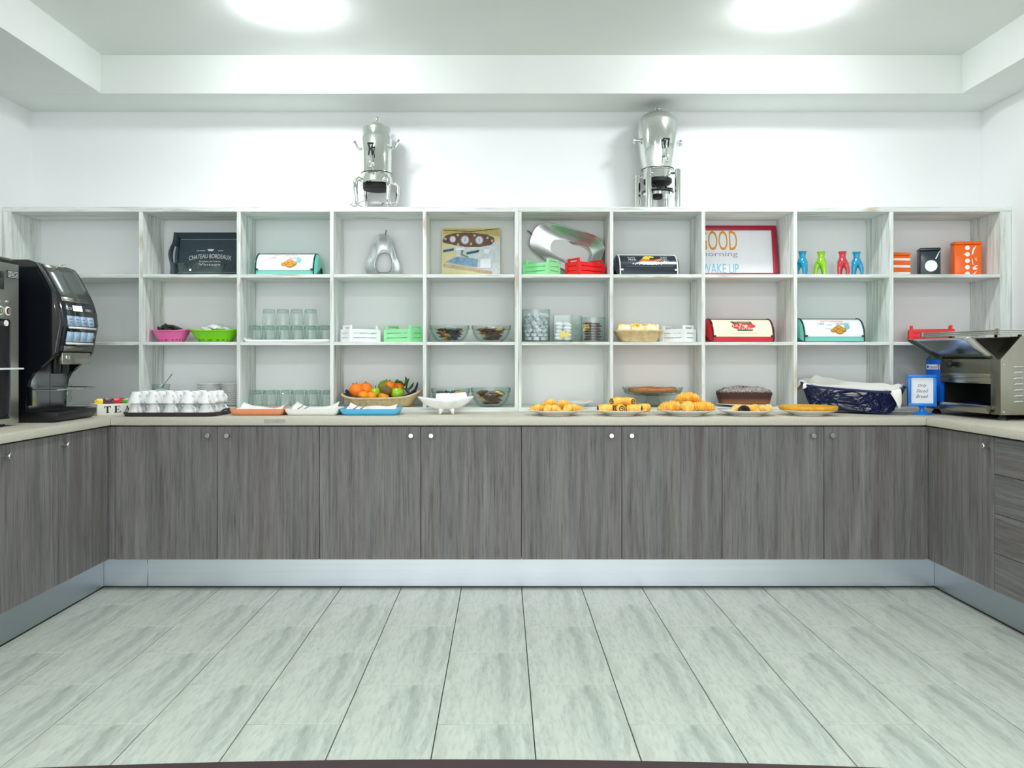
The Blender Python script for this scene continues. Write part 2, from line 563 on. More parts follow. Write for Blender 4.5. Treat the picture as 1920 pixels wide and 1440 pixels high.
# base cabinets ----------------------------------------------------------
DD = 3.854                                            # front face of the back doors
ZD0, ZD1 = .155, .808
def knob(parent, x, y, z, rot):
    k = MB()
    k.lathe([(0, 0), (.0094, 0), (.0094, .014), (.0118, .018), (.0124, .022), (.0118, .0285), (.0105, .030), (0, .030)], 20)
    return k.build('knob', M['chrome_soft'], parent, loc=(x, y, z), rot=rot)
edges = [X(p, DD) for p in (215, 407, 599, 789, 977.5, 1166, 1354, 1545, 1735)]
knobs = [X(p, DD - .03) for p in (388, 424, 770, 808, 1147, 1185, 1527, 1563)]
zk = Z(817, DD - .02)
names = ['first from the coffee machine corner', 'second from the coffee machine corner', 'second from the toaster corner', 'first from the toaster corner']
for u in range(4):
    x0, xm, x1 = edges[2 * u: 2 * u + 3]
    cx = (x0 + x1) / 2
    t = thing('base_cabinet', 'grey oak two-door base cabinet in the back row, ' + names[u], 'cabinet', (cx, DD, .15), group='back row of grey oak cabinets')
    MB().box(x0 - cx + .001, x1 - cx - .001, .021, .58, .001, .664).build('body', M['cab_v'], t)
    for a, b, kx in ((x0, xm, knobs[2 * u]), (xm, x1, knobs[2 * u + 1])):
        d = MB().box(a - cx + .0012, b - cx - .0012, 0, .019, ZD0 - .15, ZD1 - .15, .001, 1).build('door', M['cab_v'], t)
        knob(d, kx - cx, 0, zk - .15, (pi / 2, 0, 0))
    if u == 0:
        MB().box(X(207, DD) - .03 - cx, x0 - cx - .001, .004, .02, ZD0 - .15, ZD1 - .15).build('filler_panel', M['cab_v'], t)
    if u == 3:
        MB().box(x1 - cx + .001, X(1737, DD) + .06 - cx, .004, .02, ZD0 - .15, ZD1 - .15).build('filler_panel', M['cab_v'], t)
XL, XR = -1.938, 2.095
# left wing: single doors with the knob at their near edge
for (y1, y0, yk, lab) in ((3.85, 3.42, 3.455, 'grey oak cabinet under the coffee machines, one door, next to the corner'),
                          (3.418, 3.00, 3.045, 'grey oak cabinet under the coffee machines, one door, cut by the frame edge'),
                          (2.998, 2.55, 2.6, 'grey oak cabinet of the left wing, third from the corner'),
                          (2.548, 2.10, 2.15, 'grey oak cabinet of the left wing, fourth from the corner'),
                          (2.098, 1.65, 1.70, 'grey oak cabinet closing the end of the left wing')):
    t = thing('base_cabinet', lab, 'cabinet', (XL, (y0 + y1) / 2, .15), group='left wing of grey oak cabinets')
    cy = (y0 + y1) / 2
    MB().box(-.60, -.021, y0 - cy + .001, y1 - cy - .001, .001, .664).build('body', M['cab_v'], t)
    d = MB().box(-.019, 0, y0 - cy + .0012, y1 - cy - .0012, ZD0 - .15, ZD1 - .15, .001, 1).build('door', M['cab_v'], t)
    knob(d, 0, yk - cy, .614, (0, pi / 2, 0))
t = thing('base_cabinet', 'grey oak cabinet under the toaster, one door, next to the corner', 'cabinet', (XR, 3.594, .15), group='right wing of grey oak cabinets')
MB().box(.021, .60, -.255, .255, .001, .664).build('body', M['cab_v'], t)
d = MB().box(0, .019, -.2548, .2548, ZD0 - .15, ZD1 - .15, .001, 1).build('door', M['cab_v'], t)
knob(d, 0, 3.376 - 3.594, .617, (0, -pi / 2, 0))
t = thing('drawer_unit', 'grey oak drawer cabinet with horizontal grain beside the toaster cabinet', 'cabinet', (XR, 3.087, .15))
MB().box(.021, .60, -.25, .25, .001, .664).build('body', M['cab_v'], t)
zz = [ZD0, .317, .485, .6515, ZD1]
for k in range(4):
    d = MB().box(0, .019, -.2488, .2488, zz[k] - .15 + .0012, zz[k + 1] - .15 - .0012, .001, 1).build('drawer', M['cab_h'], t)
    knob(d, 0, 0, zz[k + 1] - .15 - .04, (0, -pi / 2, 0))

for (y1, y0, lab) in ((2.835, 2.39, 'grey oak cabinet of the right wing beside the drawers'), (2.388, 1.94, 'grey oak cabinet closing the end of the right wing')):
    cy = (y0 + y1) / 2
    t = thing('base_cabinet', lab, 'cabinet', (XR, cy, .15), group='right wing of grey oak cabinets')
    MB().box(.021, .60, y0 - cy + .001, y1 - cy - .001, .001, .664).build('body', M['cab_v'], t)
    d = MB().box(0, .019, y0 - cy + .0012, y1 - cy - .0012, ZD0 - .15, ZD1 - .15, .001, 1).build('door', M['cab_v'], t)
    knob(d, 0, y0 - cy + .045, .617, (0, -pi / 2, 0))

# worktops ---------------------------------------------------------------
DC, XCL, XCR = 3.834, -1.918, 2.075
t = thing('worktop', 'beige speckled worktop along the back wall carrying the breakfast plates', 'worktop', (0, DC, .816))
MB().box(XCL + .0006, XCR - .0006, 0, WB - DC, 0, .038, .003).build('slab', M['worktop'], t)
a, b = X(495, DC), X(535, DC)
MB().box(a, b, -.0009, .003, .010, .030).build('edge_patch', M['patch'], t, smooth=False)['label'] = 'darker patch on the worktop edge'
t = thing('worktop', 'beige worktop of the left wing carrying the coffee machines', 'worktop', (XCL, DC, .816))
MB().box(WL - XCL, -.0006, 1.63 - DC, WB - DC, 0, .038, .003).build('slab', M['worktop'], t)
t = thing('worktop', 'beige worktop of the right wing carrying the toaster', 'worktop', (XCR, DC, .816))
MB().box(.0006, WR - XCR, 1.9 - DC, WB - DC, 0, .038, .003).build('slab', M['worktop'], t)

# shelving ---------------------------------------------------------------
FX = lambda p: X(p, DSHELF)
cols = [(20.4, 260), (267, 443.6), (450.4, 618.6), (625.4, 792.7), (799.4, 965), (978, 1143.6), (1150, 1315.7), (1322.5, 1488.5), (1495, 1668.4), (1675.6, 1875.7)]
for unit, lab in ((0, 'whitewashed wooden cube shelving behind the coffee machines, left half of the wall'), (1, 'whitewashed wooden cube shelving behind the toaster, right half of the wall')):
    cs = cols[:5] if unit == 0 else cols[5:]
    ex0 = WL + .001 if unit == 0 else FX(971.6)
    ex1 = FX(971.4) if unit == 0 else WR - .001
    t = thing('shelving_unit', lab, 'shelving', ((ex0 + ex1) / 2, DSHELF, ZK))
    cx = (ex0 + ex1) / 2
    d = DBACK - DSHELF
    MB().box(ex0 - cx, ex1 - cx, 0, d, 1.935 - ZK, ZT - ZK, .0015, 1).build('top_panel', M['ww_h'], t)
    MB().box(ex0 - cx, ex1 - cx, 0, d, .0003, ZB - ZK, .0015, 1).build('base_panel', M['ww_h'], t)
    vs = [(ex0, FX(cs[0][0]), 'side_panel')] + [(FX(cs[k][1]), FX(cs[k + 1][0]), 'divider') for k in range(4)] + [(FX(cs[4][1]), ex1, 'side_panel')]
    for a, b, nm in vs:
        MB().box(a - cx, b - cx, .0008, d - .0005, ZB - ZK, 1.935 - ZK, .001, 1).build(nm, M['ww_v'], t)
    for (p0, p1) in cs:
        for zt, zb in ((Z1, 1.216), (Z2, 1.580)):
            MB().box(FX(p0) - cx + .0004, FX(p1) - cx - .0004, .003, d - .002, zb - ZK, zt - ZK, .001, 1).build('shelf_board', M['ww_h'], t)
# ------------------------------------------------------------------ builders shared by several things
ZK, ZB, Z1, Z2, ZT = ZK + .0005, ZB + .0005, Z1 + .0005, Z2 + .0005, ZT + .0005   # everything stands a hair above its board
def se(th, a, b, n=4.0):
    c, s = cos(th), sin(th)
    return (a * math.copysign(abs(c) ** (2 / n), c), b * math.copysign(abs(s) ** (2 / n), s))
def lerp(a, b, t): return a + (b - a) * t
def interp(x, pts):
    for (x0, y0), (x1, y1) in zip(pts[:-1], pts[1:]):
        if x <= x1: return lerp(y0, y1, (x - x0) / (x1 - x0)) if x1 != x0 else y1
    return pts[-1][1]
def smooth_closed(pts, n):
    """closed Catmull-Rom curve through pts, n points"""
    m = len(pts); out = []
    for k in range(n):
        t = k / n * m; i = int(t); f = t - i
        p = [pts[(i + j - 1) % m] for j in range(4)]
        q = []
        for d in range(len(pts[0])):
            a, b, c, e = (p[j][d] for j in range(4))
            q.append(0.5 * (2 * b + (c - a) * f + (2 * a - 5 * b + 4 * c - e) * f * f + (3 * b - a - 3 * c + e) * f ** 3))
        out.append(tuple(q))
    return out

def packet_mesh(w, h, t, crimp=.12):
    mb = MB()
    def half(sg):
        def fn(u, v):
            a, b = 2 * u - 1, 2 * v - 1
            k = max(0, (1 - abs(a) ** 3)) * max(0, (1 - abs(b) ** 4))
            return (a * w / 2, b * h / 2, sg * t / 2 * k + .0008 * sin(11 * a + 5 * b))
        mb.grid(fn, 8, 6)
    half(1); half(-1)
    bmesh.ops.remove_doubles(mb.bm, verts=mb.bm.verts, dist=.0004)
    return mb
_PK = {}
def packet(key, size, m, loc, rot, label, group, name='snack_packet', cat='packet'):
    """one wrapped packet, a thing of its own; alike packets share their mesh"""
    if key not in _PK:
        o = packet_mesh(*size).build(name, m, smooth=True, angle=60)
        _PK[key] = o
    else:
        o = copy_one(_PK[key])
    o.location = loc
    o.rotation_euler = rot
    return tag(o, label, cat, group)

# ------------------------------------------------------------------ plates, cups, glasses
def plate(lab, loc, r, h, group=None, sx=1.0, sy=1.0, m=None):
    o = MB().lathe([(0, .004), (r * .52, .004), (r * .62, .007), (r * .80, h * .62), (r * .985, h - .002), (r, h), (r * .985, h + .0015), (r * .80, h * .72), (r * .60, .012), (0, .0095)], 56, sx=sx, sy=sy)
    o.lathe([(r * .50, 0), (r * .52, 0), (r * .53, .006), (r * .49, .006)], 56, sx=sx, sy=sy, closed=True)
    o = o.build('plate', m or M['white_china'], angle=60, loc=loc)
    return tag(o, lab, 'plate', group)

def tumbler_proto():
    t = thing('drinking_glass', 'clear tumbler', 'glass')
    R0, R1, h = .0385, .0310, .088
    MB().lathe([(R0, 0), (R0, .001), (R1 + .0025, h * .72), (R1, h - .003), (R1 - .003, h), (0, h)], 22).build('wall', M['glass'], t, angle=50)
    MB().lathe([(0, h - .0015), (R1 - .002, h - .0015), (R1 - .0005, h - .006), (R1 + .0008, h - .017), (R1 - .001, h - .020), (0, h - .0185)], 22).build('base', M['glass_thick'], t, angle=50)
    return t

def cup_proto():
    t = thing('coffee_cup', 'white cup', 'cup')
    p = [(.0400, .0006), (.0415, 0), (.0420, .003), (.0395, .011), (.0345, .024), (.0285, .038), (.0240, .0480), (.0228, .0555), (.0215, .0570), (.0200, .0555), (.0195, .053), (0, .0525)]
    MB().lathe(p, 28).build('bowl', M['white_china'], t, angle=60)
    pts = [(.0375, 0, .0125), (.049, 0, .0070), (.0605, 0, .0115), (.0615, 0, .0240), (.0510, 0, .0365), (.0285, 0, .0395)]
    MB().tube(pts, [.0042, .0040, .0038, .0038, .0040, .0042], 8, flat=1.4).build('handle', M['white_china'], t, angle=80)
    return t

def glass_bowl(lab, loc, R, h, group):
    t = thing('glass_bowl', lab, 'bowl', loc, group=group)
    rb = R * .52
    out = [(0, .002), (rb, 0), (rb + .004, .002)]
    for k in range(1, 9):
        a = k / 8
        out.append((lerp(rb + .004, R * .955, sin(a * pi / 2) ** .85), .002 + (h * .74 - .002) * (a ** 1.15)))
    inn = [(max(0, r - .0035), z + .004) for r, z in out[1:]]
    MB().lathe(out + [(R * .96, h * .75)] + [(R * .957 - .003, h * .75)] + inn[::-1] + [(0, .006)], 40).build('body', M['glass'], t, angle=50)
    MB().lathe([(R * .965, h * .75), (R, h * .78), (R * 1.005, h - .002), (R * .99, h), (R * .975, h - .001), (R * .965, h * .79)], 40, closed=True).build('rim_band', M['glass_thick'], t, angle=50)
    return t

# ------------------------------------------------------------------ bread bins
def bread_bin(lab, loc, L, D, Hh, body, lid, rim, prints, group='bread bins on the shelves', rz=0.0, kn=None):
    """roll-top bin; its print is laid on the curved lid by S(u, v): u from the middle of its length, v from 0 (lid foot) to 1 (lid head)"""
    t = thing('bread_bin', lab, 'bread bin', loc, rz=rz, group=group)
    def prof(a, off=0.0, k=1.0):
        y = D / 2 - D / 2 * math.copysign(abs(cos(a)) ** .95, cos(a)) * k
        z = (Hh - .004) * abs(sin(a)) ** .80 * k + .004
        dy, dz = -cos(a), sin(a)
        return (y + dy * off, z + dz * off)
    zf0, zf1 = .20, .955
    aL1 = math.asin(zf1 ** 1.25)
    def S(u, v, off=.0016):
        y, z = prof(math.asin(min(1, lerp(zf0, zf1, v)) ** 1.25), off)
        return (u, y, z)
    N = 30
    mb = MB()
    pl = [prof(RAD(180) * k / N, -.0018) for k in range(N + 1)]
    mb.prism([(y, z) for y, z in pl], -L / 2 + .004, L / 2 - .004, 'x')
    mb.build('body', body, t, angle=50)
    mb = MB()
    mb.grid(lambda u, v: S(-L / 2 + .010 + u * (L - .020), v, .0006), 2, 14)
    mb.build('lid', lid, t, angle=60)
    for sg in (-1, 1):
        mb = MB()
        n2 = 24
        def capf(u, v, sg=sg):
            k = 1 - v
            y, z = prof(pi * u, -.001)
            bulge = .022 * (1 - (1 - v) ** 2) ** .5 if v > 0 else 0
            return (sg * (L / 2 - .002 + bulge), lerp(D / 2, y, k), lerp(Hh * .42, z, k))
        mb.grid(capf, n2, 6)
        mb.build('end_cap', body, t, angle=70)
        mb = MB()
        mb.tube([(sg * (L / 2 - .003), *prof(pi * k / 26, .0005)) for k in range(27)], .0036, 6)
        mb.tube([(sg * (L / 2 - .003), .006, .004), (sg * (L / 2 - .003), D - .006, .004)], .0036, 6)
        mb.build('end_rim', rim, t, angle=80)
    mb = MB()
    y, z = prof(aL1, .001)
    mb.tube([(-L / 2 + .004, y + .001, z + .0008), (L / 2 - .004, y + .001, z + .0008)], .0026, 6)
    mb.build('lid_seam', rim, t, angle=80)
    MB().tube([(-L / 2 + .004, .004, .0032), (L / 2 - .004, .004, .0032)], .003, 6).build('foot_strip', rim if rim is not M['ink_white'] else body, t, angle=80)
    for sg in (-1, 1):
        q = S(sg * (L / 2 - .013), .03, .004)
        MB().box(q[0] - .007, q[0] + .007, q[1] - .004, q[1] + .004, q[2] - .005, q[2] + .005, .002).build('lid_knob', kn or rim, t)
    prints(t, S)
    return t
def words_(t, m, f, *ws):
    for s, u, v, w_, h_ in ws:
        mb = MB(); add_text(mb, s, u, v, w_, h_, f); mb.build('lettering', m, t, smooth=False)
def S_off(S, e): return lambda u, v: S(u, v, e)

def teal_print(t, S):
    f1, f2, f3 = S_off(S, .0019), S_off(S, .0023), S_off(S, .0027)
    words_(t, M['ink_orange'], f1, ('PETIT DEJEUNER', .0, .86, .125, .09))
    words_(t, M['ink_grey'], f1, ('CAFE', -.067, .72, .036, .12), ('CROISSANTS', .055, .725, .078, .12))
    mb = MB(); mb.disc((.075, .56), .0155, .15, 20, f1); mb.build('blue_dot', M['ink_blue'], t, smooth=False)
    for k, (x, y, a, b) in enumerate(((-.004, .34, .016, .11), (.010, .43, .015, .11), (.028, .52, .019, .12), (.046, .37, .022, .14), (.030, .27, .023, .13))):
        e1, e2 = S_off(S, .0020 + .0004 * k), S_off(S, .0022 + .0004 * k)
        mb = MB(); mb.disc((x, y), a, b, 16, e1); mb.build('croissant_print', M['ink_bread'], t, smooth=False)
        mb = MB(); mb.disc((x - .001, y + .015), a * .80, b * .74, 16, e2); mb.build('croissant_print', M['ink_gold'], t, smooth=False)
    mb = MB(); mb.disc((-.022, .66), .022, .03, 16, f1); mb.poly([(-.05, .46), (-.02, .40), (-.012, .43), (-.045, .5)], f1)
    mb.build('cup_print', mat('pale_lilac_print', (206, 214, 236), .6), t, smooth=False)
def red_print(t, S):
    f1, f2, f3 = S_off(S, .0019), S_off(S, .0023), S_off(S, .0027)
    mb = MB()
    mb.poly([(-.062, .87), (.052, .87), (.060, .73), (-.050, .73)], f1)
    mb.poly([(-.034, .41), (.058, .41), (.050, .33), (-.030, .33)], f1)
    mb.build('ribbon_print', M['ink_green'], t, smooth=False)
    mb = MB(); mb.disc((.006, .60), .066, .19, 28, f2); mb.build('oval_print', M['ink_red'], t, smooth=False)
    words_(t, M['cream'], f3, ('BOULANGERIE', .0, .825, .085, .055), ('La Fee', -.012, .655, .080, .17), ('Tartine', .018, .480, .088, .16))
    mb = MB(); mb.poly([(-.06, .20), (.08, .20), (.08, .185), (-.06, .185)], f1); mb.build('thin_line_print', M['ink_orange'], t, smooth=False)
def black_print(t, S):
    f1, f2, f3 = S_off(S, .0019), S_off(S, .0023), S_off(S, .0027)
    mb = MB()
    for p in ([(-.125, .92), (.125, .92), (.125, .905), (-.125, .905)], [(-.125, .25), (.13, .25), (.13, .23), (-.125, .23)], [(-.127, .92), (-.124, .92), (-.118, .25), (-.121, .25)], [(.124, .92), (.127, .92), (.133, .25), (.130, .25)]):
        mb.poly(p, f1)
    mb.build('border_print', M['ink_grey'], t, smooth=False)
    words_(t, M['ink_white'], f1, ('PLATS', -.092, .79, .040, .09), ('FRAIS', -.088, .66, .042, .09), ('LE BON', .090, .83, .036, .07), ('BISTRO', .086, .71, .042, .08), ('GRILL', .095, .55, .042, .14))
    mb = MB()
    mb.poly([(-.07, .46), (-.04, .54), (.04, .55), (.075, .47), (.06, .38), (.02, .34), (-.03, .36)], f1)
    for k in range(14): mb.poly([(-.09 + .012 * k, .40 - .05 * (k % 2)), (-.083 + .012 * k, .44), (-.078 + .012 * k, .43), (-.09 + .012 * k, .36 - .05 * (k % 2))], f2)
    mb.build('napkin_print', M['ink_white'], t, smooth=False)
    mb = MB()
    for k in range(9):
        x = -.055 + .013 * k
        mb.poly([(x, .54), (x + .02, .70 + .05 * sin(k)), (x + .026, .68), (x + .008, .53)], f3)
    mb.build('fries_print', M['ink_orange'], t, smooth=False)
    mb = MB(); mb.poly([(-.035, .72), (-.02, .88), (.0, .92), (.015, .80), (.0, .68)], f2); mb.poly([(.0, .80), (.01, .92), (.03, .88), (.035, .78)], f3)
    mb.build('lemon_print', M['ink_yellow'], t, smooth=False)

# ------------------------------------------------------------------ slatted crates
def crate(lab, loc, L, W, Hh, m, rz=0.0, group='small slatted wooden crates', name='slatted_crate'):
    t = thing(name, lab, 'crate', loc, rz=rz, group=group)
    th = .007
    MB().box(-L / 2 + th, L / 2 - th, -W / 2 + th, W / 2 - th, .001, .006).build('bottom_board', m, t)
    sh, gap = Hh * .29, Hh * .065
    for sy in (-1, 1):
        for k in range(3):
            z0 = .001 + k * (sh + gap)
            y = sy * (W / 2 - th / 2)
            MB().box(-L / 2, L / 2, y - th / 2, y + th / 2, z0, z0 + sh, .001, 1).build('slat', m, t)
    for sx in (-1, 1):
        for k in range(3):
            z0 = .001 + k * (sh + gap)
            x = sx * (L / 2 - th / 2)
            MB().box(x - th / 2 + .0005, x + th / 2 - .0005, -W / 2 + th, W / 2 - th, z0, z0 + sh, .001, 1).build('end_slat', m, t)
        mb = MB()
        for sy in (-1, 1):
            x = sx * (L / 2 - th - .006); y = sy * (W / 2 - th - .007)
            mb.box(x - .006, x + .006, y - .007, y + .007, .006, Hh + .022, .001, 1)
        x = sx * (L / 2 - th - .006)
        mb.box(x - .0055, x + .0055, -W / 2 + th + .010, W / 2 - th - .010, Hh + .011, Hh + .0215, .001, 1)
        mb.build('handle', m, t)
        for sy in (-1, 1):
            xa = sx * L / 2; ya = sy * W / 2
            mb = MB()
            mb.box(min(xa, xa - sx * .020), max(xa, xa - sx * .020), min(ya, ya + sy * .0022), max(ya, ya + sy * .0022), .001, Hh - .001)
            mb.box(min(xa, xa + sx * .0022), max(xa, xa + sx * .0022), min(ya + sy * .0022, ya - sy * .018), max(ya + sy * .0022, ya - sy * .018), .001, Hh - .001)
            mb.build('corner_board', m, t)
    return t

# ------------------------------------------------------------------ pastry
M['pastry'] = mat('golden_pastry', (255, 216, 104), 0.42, scale=34, rgb2=(242, 166, 44), bmp=.25, coat=.15)
M['pastry_light'] = mat('pale_pastry', (246, 214, 130), 0.55, scale=40, rgb2=(232, 178, 84), bmp=.3)
M['chocolate'] = mat('dark_chocolate', (52, 30, 22), 0.4, scale=50)
def croissant_mb(L=.095, R=.022, bend=.55, ridges=6):
    mb = MB(); n = 36; pts = []; rr = []
    for k in range(n + 1):
        u = k / n * 2 - 1
        pts.append((u * L / 2, -bend * L * .35 * (1 - u * u) + bend * L * .2, R * .98 * (max(0.03, 1 - abs(u) ** 2.2)) ** .5 + .0015))
        saw = (abs(u) * ridges) % 1.0
        rr.append(max(.0025, R * (max(.02, 1 - abs(u) ** 2.0)) ** .6 * (1.10 - .34 * saw)))
    mb.tube(pts, rr, 12, flat=.86)
    return mb
def roll_mb(L=.07, R=.021):
    mb = MB(); n = 12; pts = []; rr = []
    for k in range(n + 1):
        u = k / n * 2 - 1
        pts.append((u * L / 2, 0, R))
        rr.append(R * (1.0 - .12 * abs(u) ** 3) * (1 + .05 * sin(10 * u)))
    mb.tube(pts, rr, 14)
    return mb
# ------------------------------------------------------------------ coffee machines on the left worktop
def machine_two():
    t = thing('coffee_machine', 'tall black coffee machine with a curved button front and a blue-lit display', 'coffee machine', (-2.02, 3.695, ZK))
    # local x = world x + 2.02, y = world y - 3.695 (width -.165 .. .165), z from the worktop
    W2 = .165
    P = [(.319, .006), (.45, .030), (.56, .008), (.60, -.012), (.66, -.045), (.70, -.068), (.722, -.082)]   # z, x of the front
    def fx(z): return interp(z, P)
    bodyp = [(-.60, .012), (-.128, .012), (-.128, .14), (-.118, .19), (-.098, .225), (-.060, .25), (-.016, .285), (.006, .315), (.030, .45), (.024, .50), (.008, .56), (-.012, .60), (-.045, .66), (-.068, .70), (-.085, .724), (-.12, .736), (-.60, .736)]
    MB().prism(bodyp, -W2, -W2 + .022, 'y', .004).build('side_panel', M['black_gloss'], t, smooth=False)
    MB().prism(bodyp, W2 - .022, W2, 'y', .004).build('side_panel', M['black_gloss'], t, smooth=False)
    inner = [(-.59, .02), (-.20, .02), (-.20, .262), (-.030, .290), (-.008, .32), (.014, .45), (.008, .50), (-.008, .56), (-.028, .60), (-.06, .66), (-.085, .70), (-.12, .73), (-.59, .73)]
    MB().prism(inner, -W2 + .022, W2 - .022, 'y').build('body', M['black'], t)
    MB().box(-.199, -.196, -W2 + .024, W2 - .024, .05, .262).build('splash_plate', M['chrome_soft'], t)
    def S(v, z, off=.004): return (fx(z) + off, v, z)
    def patch(name, v0, v1, z0, z1, m, off=.004, nz=6, thick=.004):
        mb = MB()
        mb.grid(lambda a, b: S(lerp(v0, v1, a), lerp(z0, z1, b), off), 2, nz)
        o = mb.build(name, m, t, angle=60)
        md = o.modifiers.new('thickness', 'SOLIDIFY'); md.thickness = thick; md.offset = -1
        return o
    patch('door_skin', -.138, .143, .322, .718, M['black_gloss'], .004, 14, .012)
    mb = MB()
    mb.grid(lambda a, b: S(lerp(-.166, -.139, a), lerp(.30, .724, b), -.012 + .016 * a), 3, 14)
    o = mb.build('door_edge', M['black_gloss'], t, angle=60)
    patch('window', -.120, .112, .575, .706, mat('smoked_window', (96, 104, 100), .22, .35), .0065)
    patch('window_trim', -.124, .116, .552, .573, M['steel'], .0065)
    patch('top_strip', -.124, .116, .707, .722, M['steel_dark'], .0065)
    patch('display', -.045, .030, .512, .536, emit('lit_display', (.72, .78, 1.0), 2.2), .0068)
    blue = mat('blue_button_label', (168, 196, 222), .4)
    for zr in (.428, .355):
        for k in range(4):
            v0 = -.112 + .058 * k
            o = patch('selection_button', v0, v0 + .054, zr + .012, zr + .058, blue, .0068, 2)
            mb = MB()
            for j in range(2):
                vv, zz2 = v0 + .010, zr + .040 - .014 * j
                mb.grid(lambda a, b, vv=vv, zz2=zz2: S(lerp(vv, vv + .032 - .006 * ((k + j) % 3), a), lerp(zz2, zz2 + .005, b), .0074), 1, 1)
            mb.build('label_print', M['ink_grey'], o, smooth=False)
        patch('button_bar', -.114, .120, zr + .0, zr + .0085, M['white_plastic'], .0095, 2, .007)
    patch('lower_plate', -.118, .122, .322, .347, M['steel_dark'], .0066, 2)
    mb = MB(); mb.box(-.014, .012, -.118, .124, .262, .317, .003); mb.build('coin_panel', M['steel'], t)
    MB().box(.012, .016, -.092, -.062, .285, .303, .001).build('emblem', M['chrome'], t)
    mb = MB(); fn = lambda u, v: S(u, v, .0075)
    words_(t, M['ink_white'], fn, ('NECTA', -.087, .520, .050, .012), ('KORO 3', .082, .519, .050, .011))
    for v in (-.048, .018):
        MB().lathe([(0, .218), (.019, .218), (.022, .225), (.024, .29), (0, .29)], 16, c=(-.06, v, 0)).build('spout', M['black'], t)
    # drip tray
    mb = MB(); mb.prism([(-.19, .002), (-.004, .002), (.016, .02), (.020, .034), (.018, .048), (-.19, .052)], -W2 - .004, W2 + .004, 'y', .004); mb.build('drip_tray', M['black'], t)
    mb = MB()
    for k in range(11): mb.box(-.185, .005, -.15 + .028 * k, -.138 + .028 * k, .0525, .0545)
    mb.build('drip_grid', M['dark'], t)
    mb = MB(); mb.tube([(-.185, -.14, .150), (.0, -.14, .146), (.035, -.10, .148), (.035, .13, .150), (.0, .145, .150), (-.185, .145, .152)], .0028, 6); mb.build('cup_rest', M['chrome'], t)
    mb = MB()
    for k in range(3): mb.lathe([(.0, .002), (.018, .002), (.022, .03), (.020, .03), (.016, .005), (0, .005)], 14, c=(-.10, .118, .075 + .028 * k))
    mb.build('cup_holder', M['glass_thick'], t)
    mb = MB(); mb.box(-.125, -.11, -.150, -.142, .075, .16, .002); mb.build('hose_clip', M['black'], t)
    mb = MB(); q = S(.0, .718, .010); mb.tube([(q[0] - .01, q[1] - .02, q[2] - .004), (q[0] + .004, q[1] - .01, q[2] + .008)], .006, 8); mb.tube([(q[0] + .004, q[1] - .01, q[2] + .008), (q[0] + .012, q[1] + .03, q[2] + .022)], [.005, .004], 8); mb.build('door_key', M['chrome'], t)
    return t
machine_two()

def machine_one():
    t = thing('coffee_machine', 'stainless steel coffee machine with round buttons, cut by the picture edge', 'coffee machine', (-2.105, 3.16, ZK))
    W2 = .245                                            # local y -.245 .. .245 -> world 2.915 .. 3.405
    MB().box(-.50, -.004, -W2, W2, .012, .708, .004).build('body', M['steel_dark'], t)
    MB().box(-.003, .004, -W2, W2 - .001, .0125, .695, .002).build('front_panel', M['chrome_soft'] if False else steel('brushed_front_steel', (206, 206, 194), .30, (1, 1, .3), .04), t)
    MB().box(-.49, -.02, -W2 + .01, W2 - .01, .708, .722, .004).build('lid', M['steel'], t)
    MB().box(-.018, .003, -W2, W2, .696, .7085, .002).build('top_seam', M['black'], t)
    MB().box(.004, .0055, -.20, .142, .580, .655, .001).build('screen', mat('dark_screen', (44, 46, 46), .15), t)
    o = MB().box(.004, .0055, .163, .237, .633, .664, .001).build('badge', M['black'], t)
    mb = MB(); add_text(mb, 'ZERICA', .200, .6485, .058, .015, lambda u, v: (.0062, u, v), bold=1); mb.build('lettering', M['ink_white'], o, smooth=False)
    mb = MB(); fr = lambda u, v: (.0060, u, v)
    for p in ([(.166, .636), (.234, .636), (.234, .638), (.166, .638)], [(.166, .659), (.234, .659), (.234, .661), (.166, .661)], [(.166, .636), (.168, .636), (.168, .661), (.166, .661)], [(.232, .636), (.234, .636), (.234, .661), (.232, .661)]): mb.poly(p, fr)
    mb.build('badge_border', M['ink_white'], o, smooth=False)
    cols_ = [(224, 120, 50), (226, 180, 70), (70, 150, 80), (60, 110, 190), (210, 60, 60)]
    for k in range(5):
        y = .163 - .050 * k
        b = MB().lathe([(0, 0), (.0190, 0), (.0195, .004), (.0165, .006), (0, .006)], 22).build('round_button', M['white_plastic'], t, loc=(.004, y, .490), rot=(0, pi / 2, 0))
        MB().disc((0, 0), .0135, .0135, 18, lambda u, v: (u, v, .0066)).build('button_picture', M['ink_slate'] if k == 1 else M['ink_dark'], b, smooth=False)
        MB().disc((.001, .001), .009, .0055, 14, lambda u, v: (u, v, .0071)).build('button_picture', mat('button_colour', cols_[k], .4, var=.2, scale=200), b, smooth=False)
        MB().lathe([(0, .004), (.005, .004), (.006, 0), (0, 0)], 12).build('indicator', M['chrome_soft'], t, loc=(.004, y, .530), rot=(0, pi / 2, 0))
    # dispensing niche: black frame standing proud, dark recess inside
    mb = MB(); mb.box(.004, .010, -.22, .168, .035, .455, .012); mb.build('niche_frame', M['black'], t)
    mb = MB(); mb.box(.010, .0112, -.20, .150, .055, .425, .004); mb.build('niche', M['dark'], t)
    MB().lathe([(0, .004), (.012, .004), (.014, 0), (0, 0)], 14).build('frame_lamp', M['white_plastic'], t, loc=(.0105, .145, .438), rot=(0, pi / 2, 0))
    MB().box(.011, .085, -.18, .150, .243, .250, .002).build('cup_shelf', M['white_plastic'], t)
    for y in (-.2, .2):
        for x in (-.45, -.05): MB().lathe([(0, 0), (.02, 0), (.017, .0125), (0, .0125)], 12, c=(x, y, 0)).build('foot', M['black'], t)
    return t
machine_one()

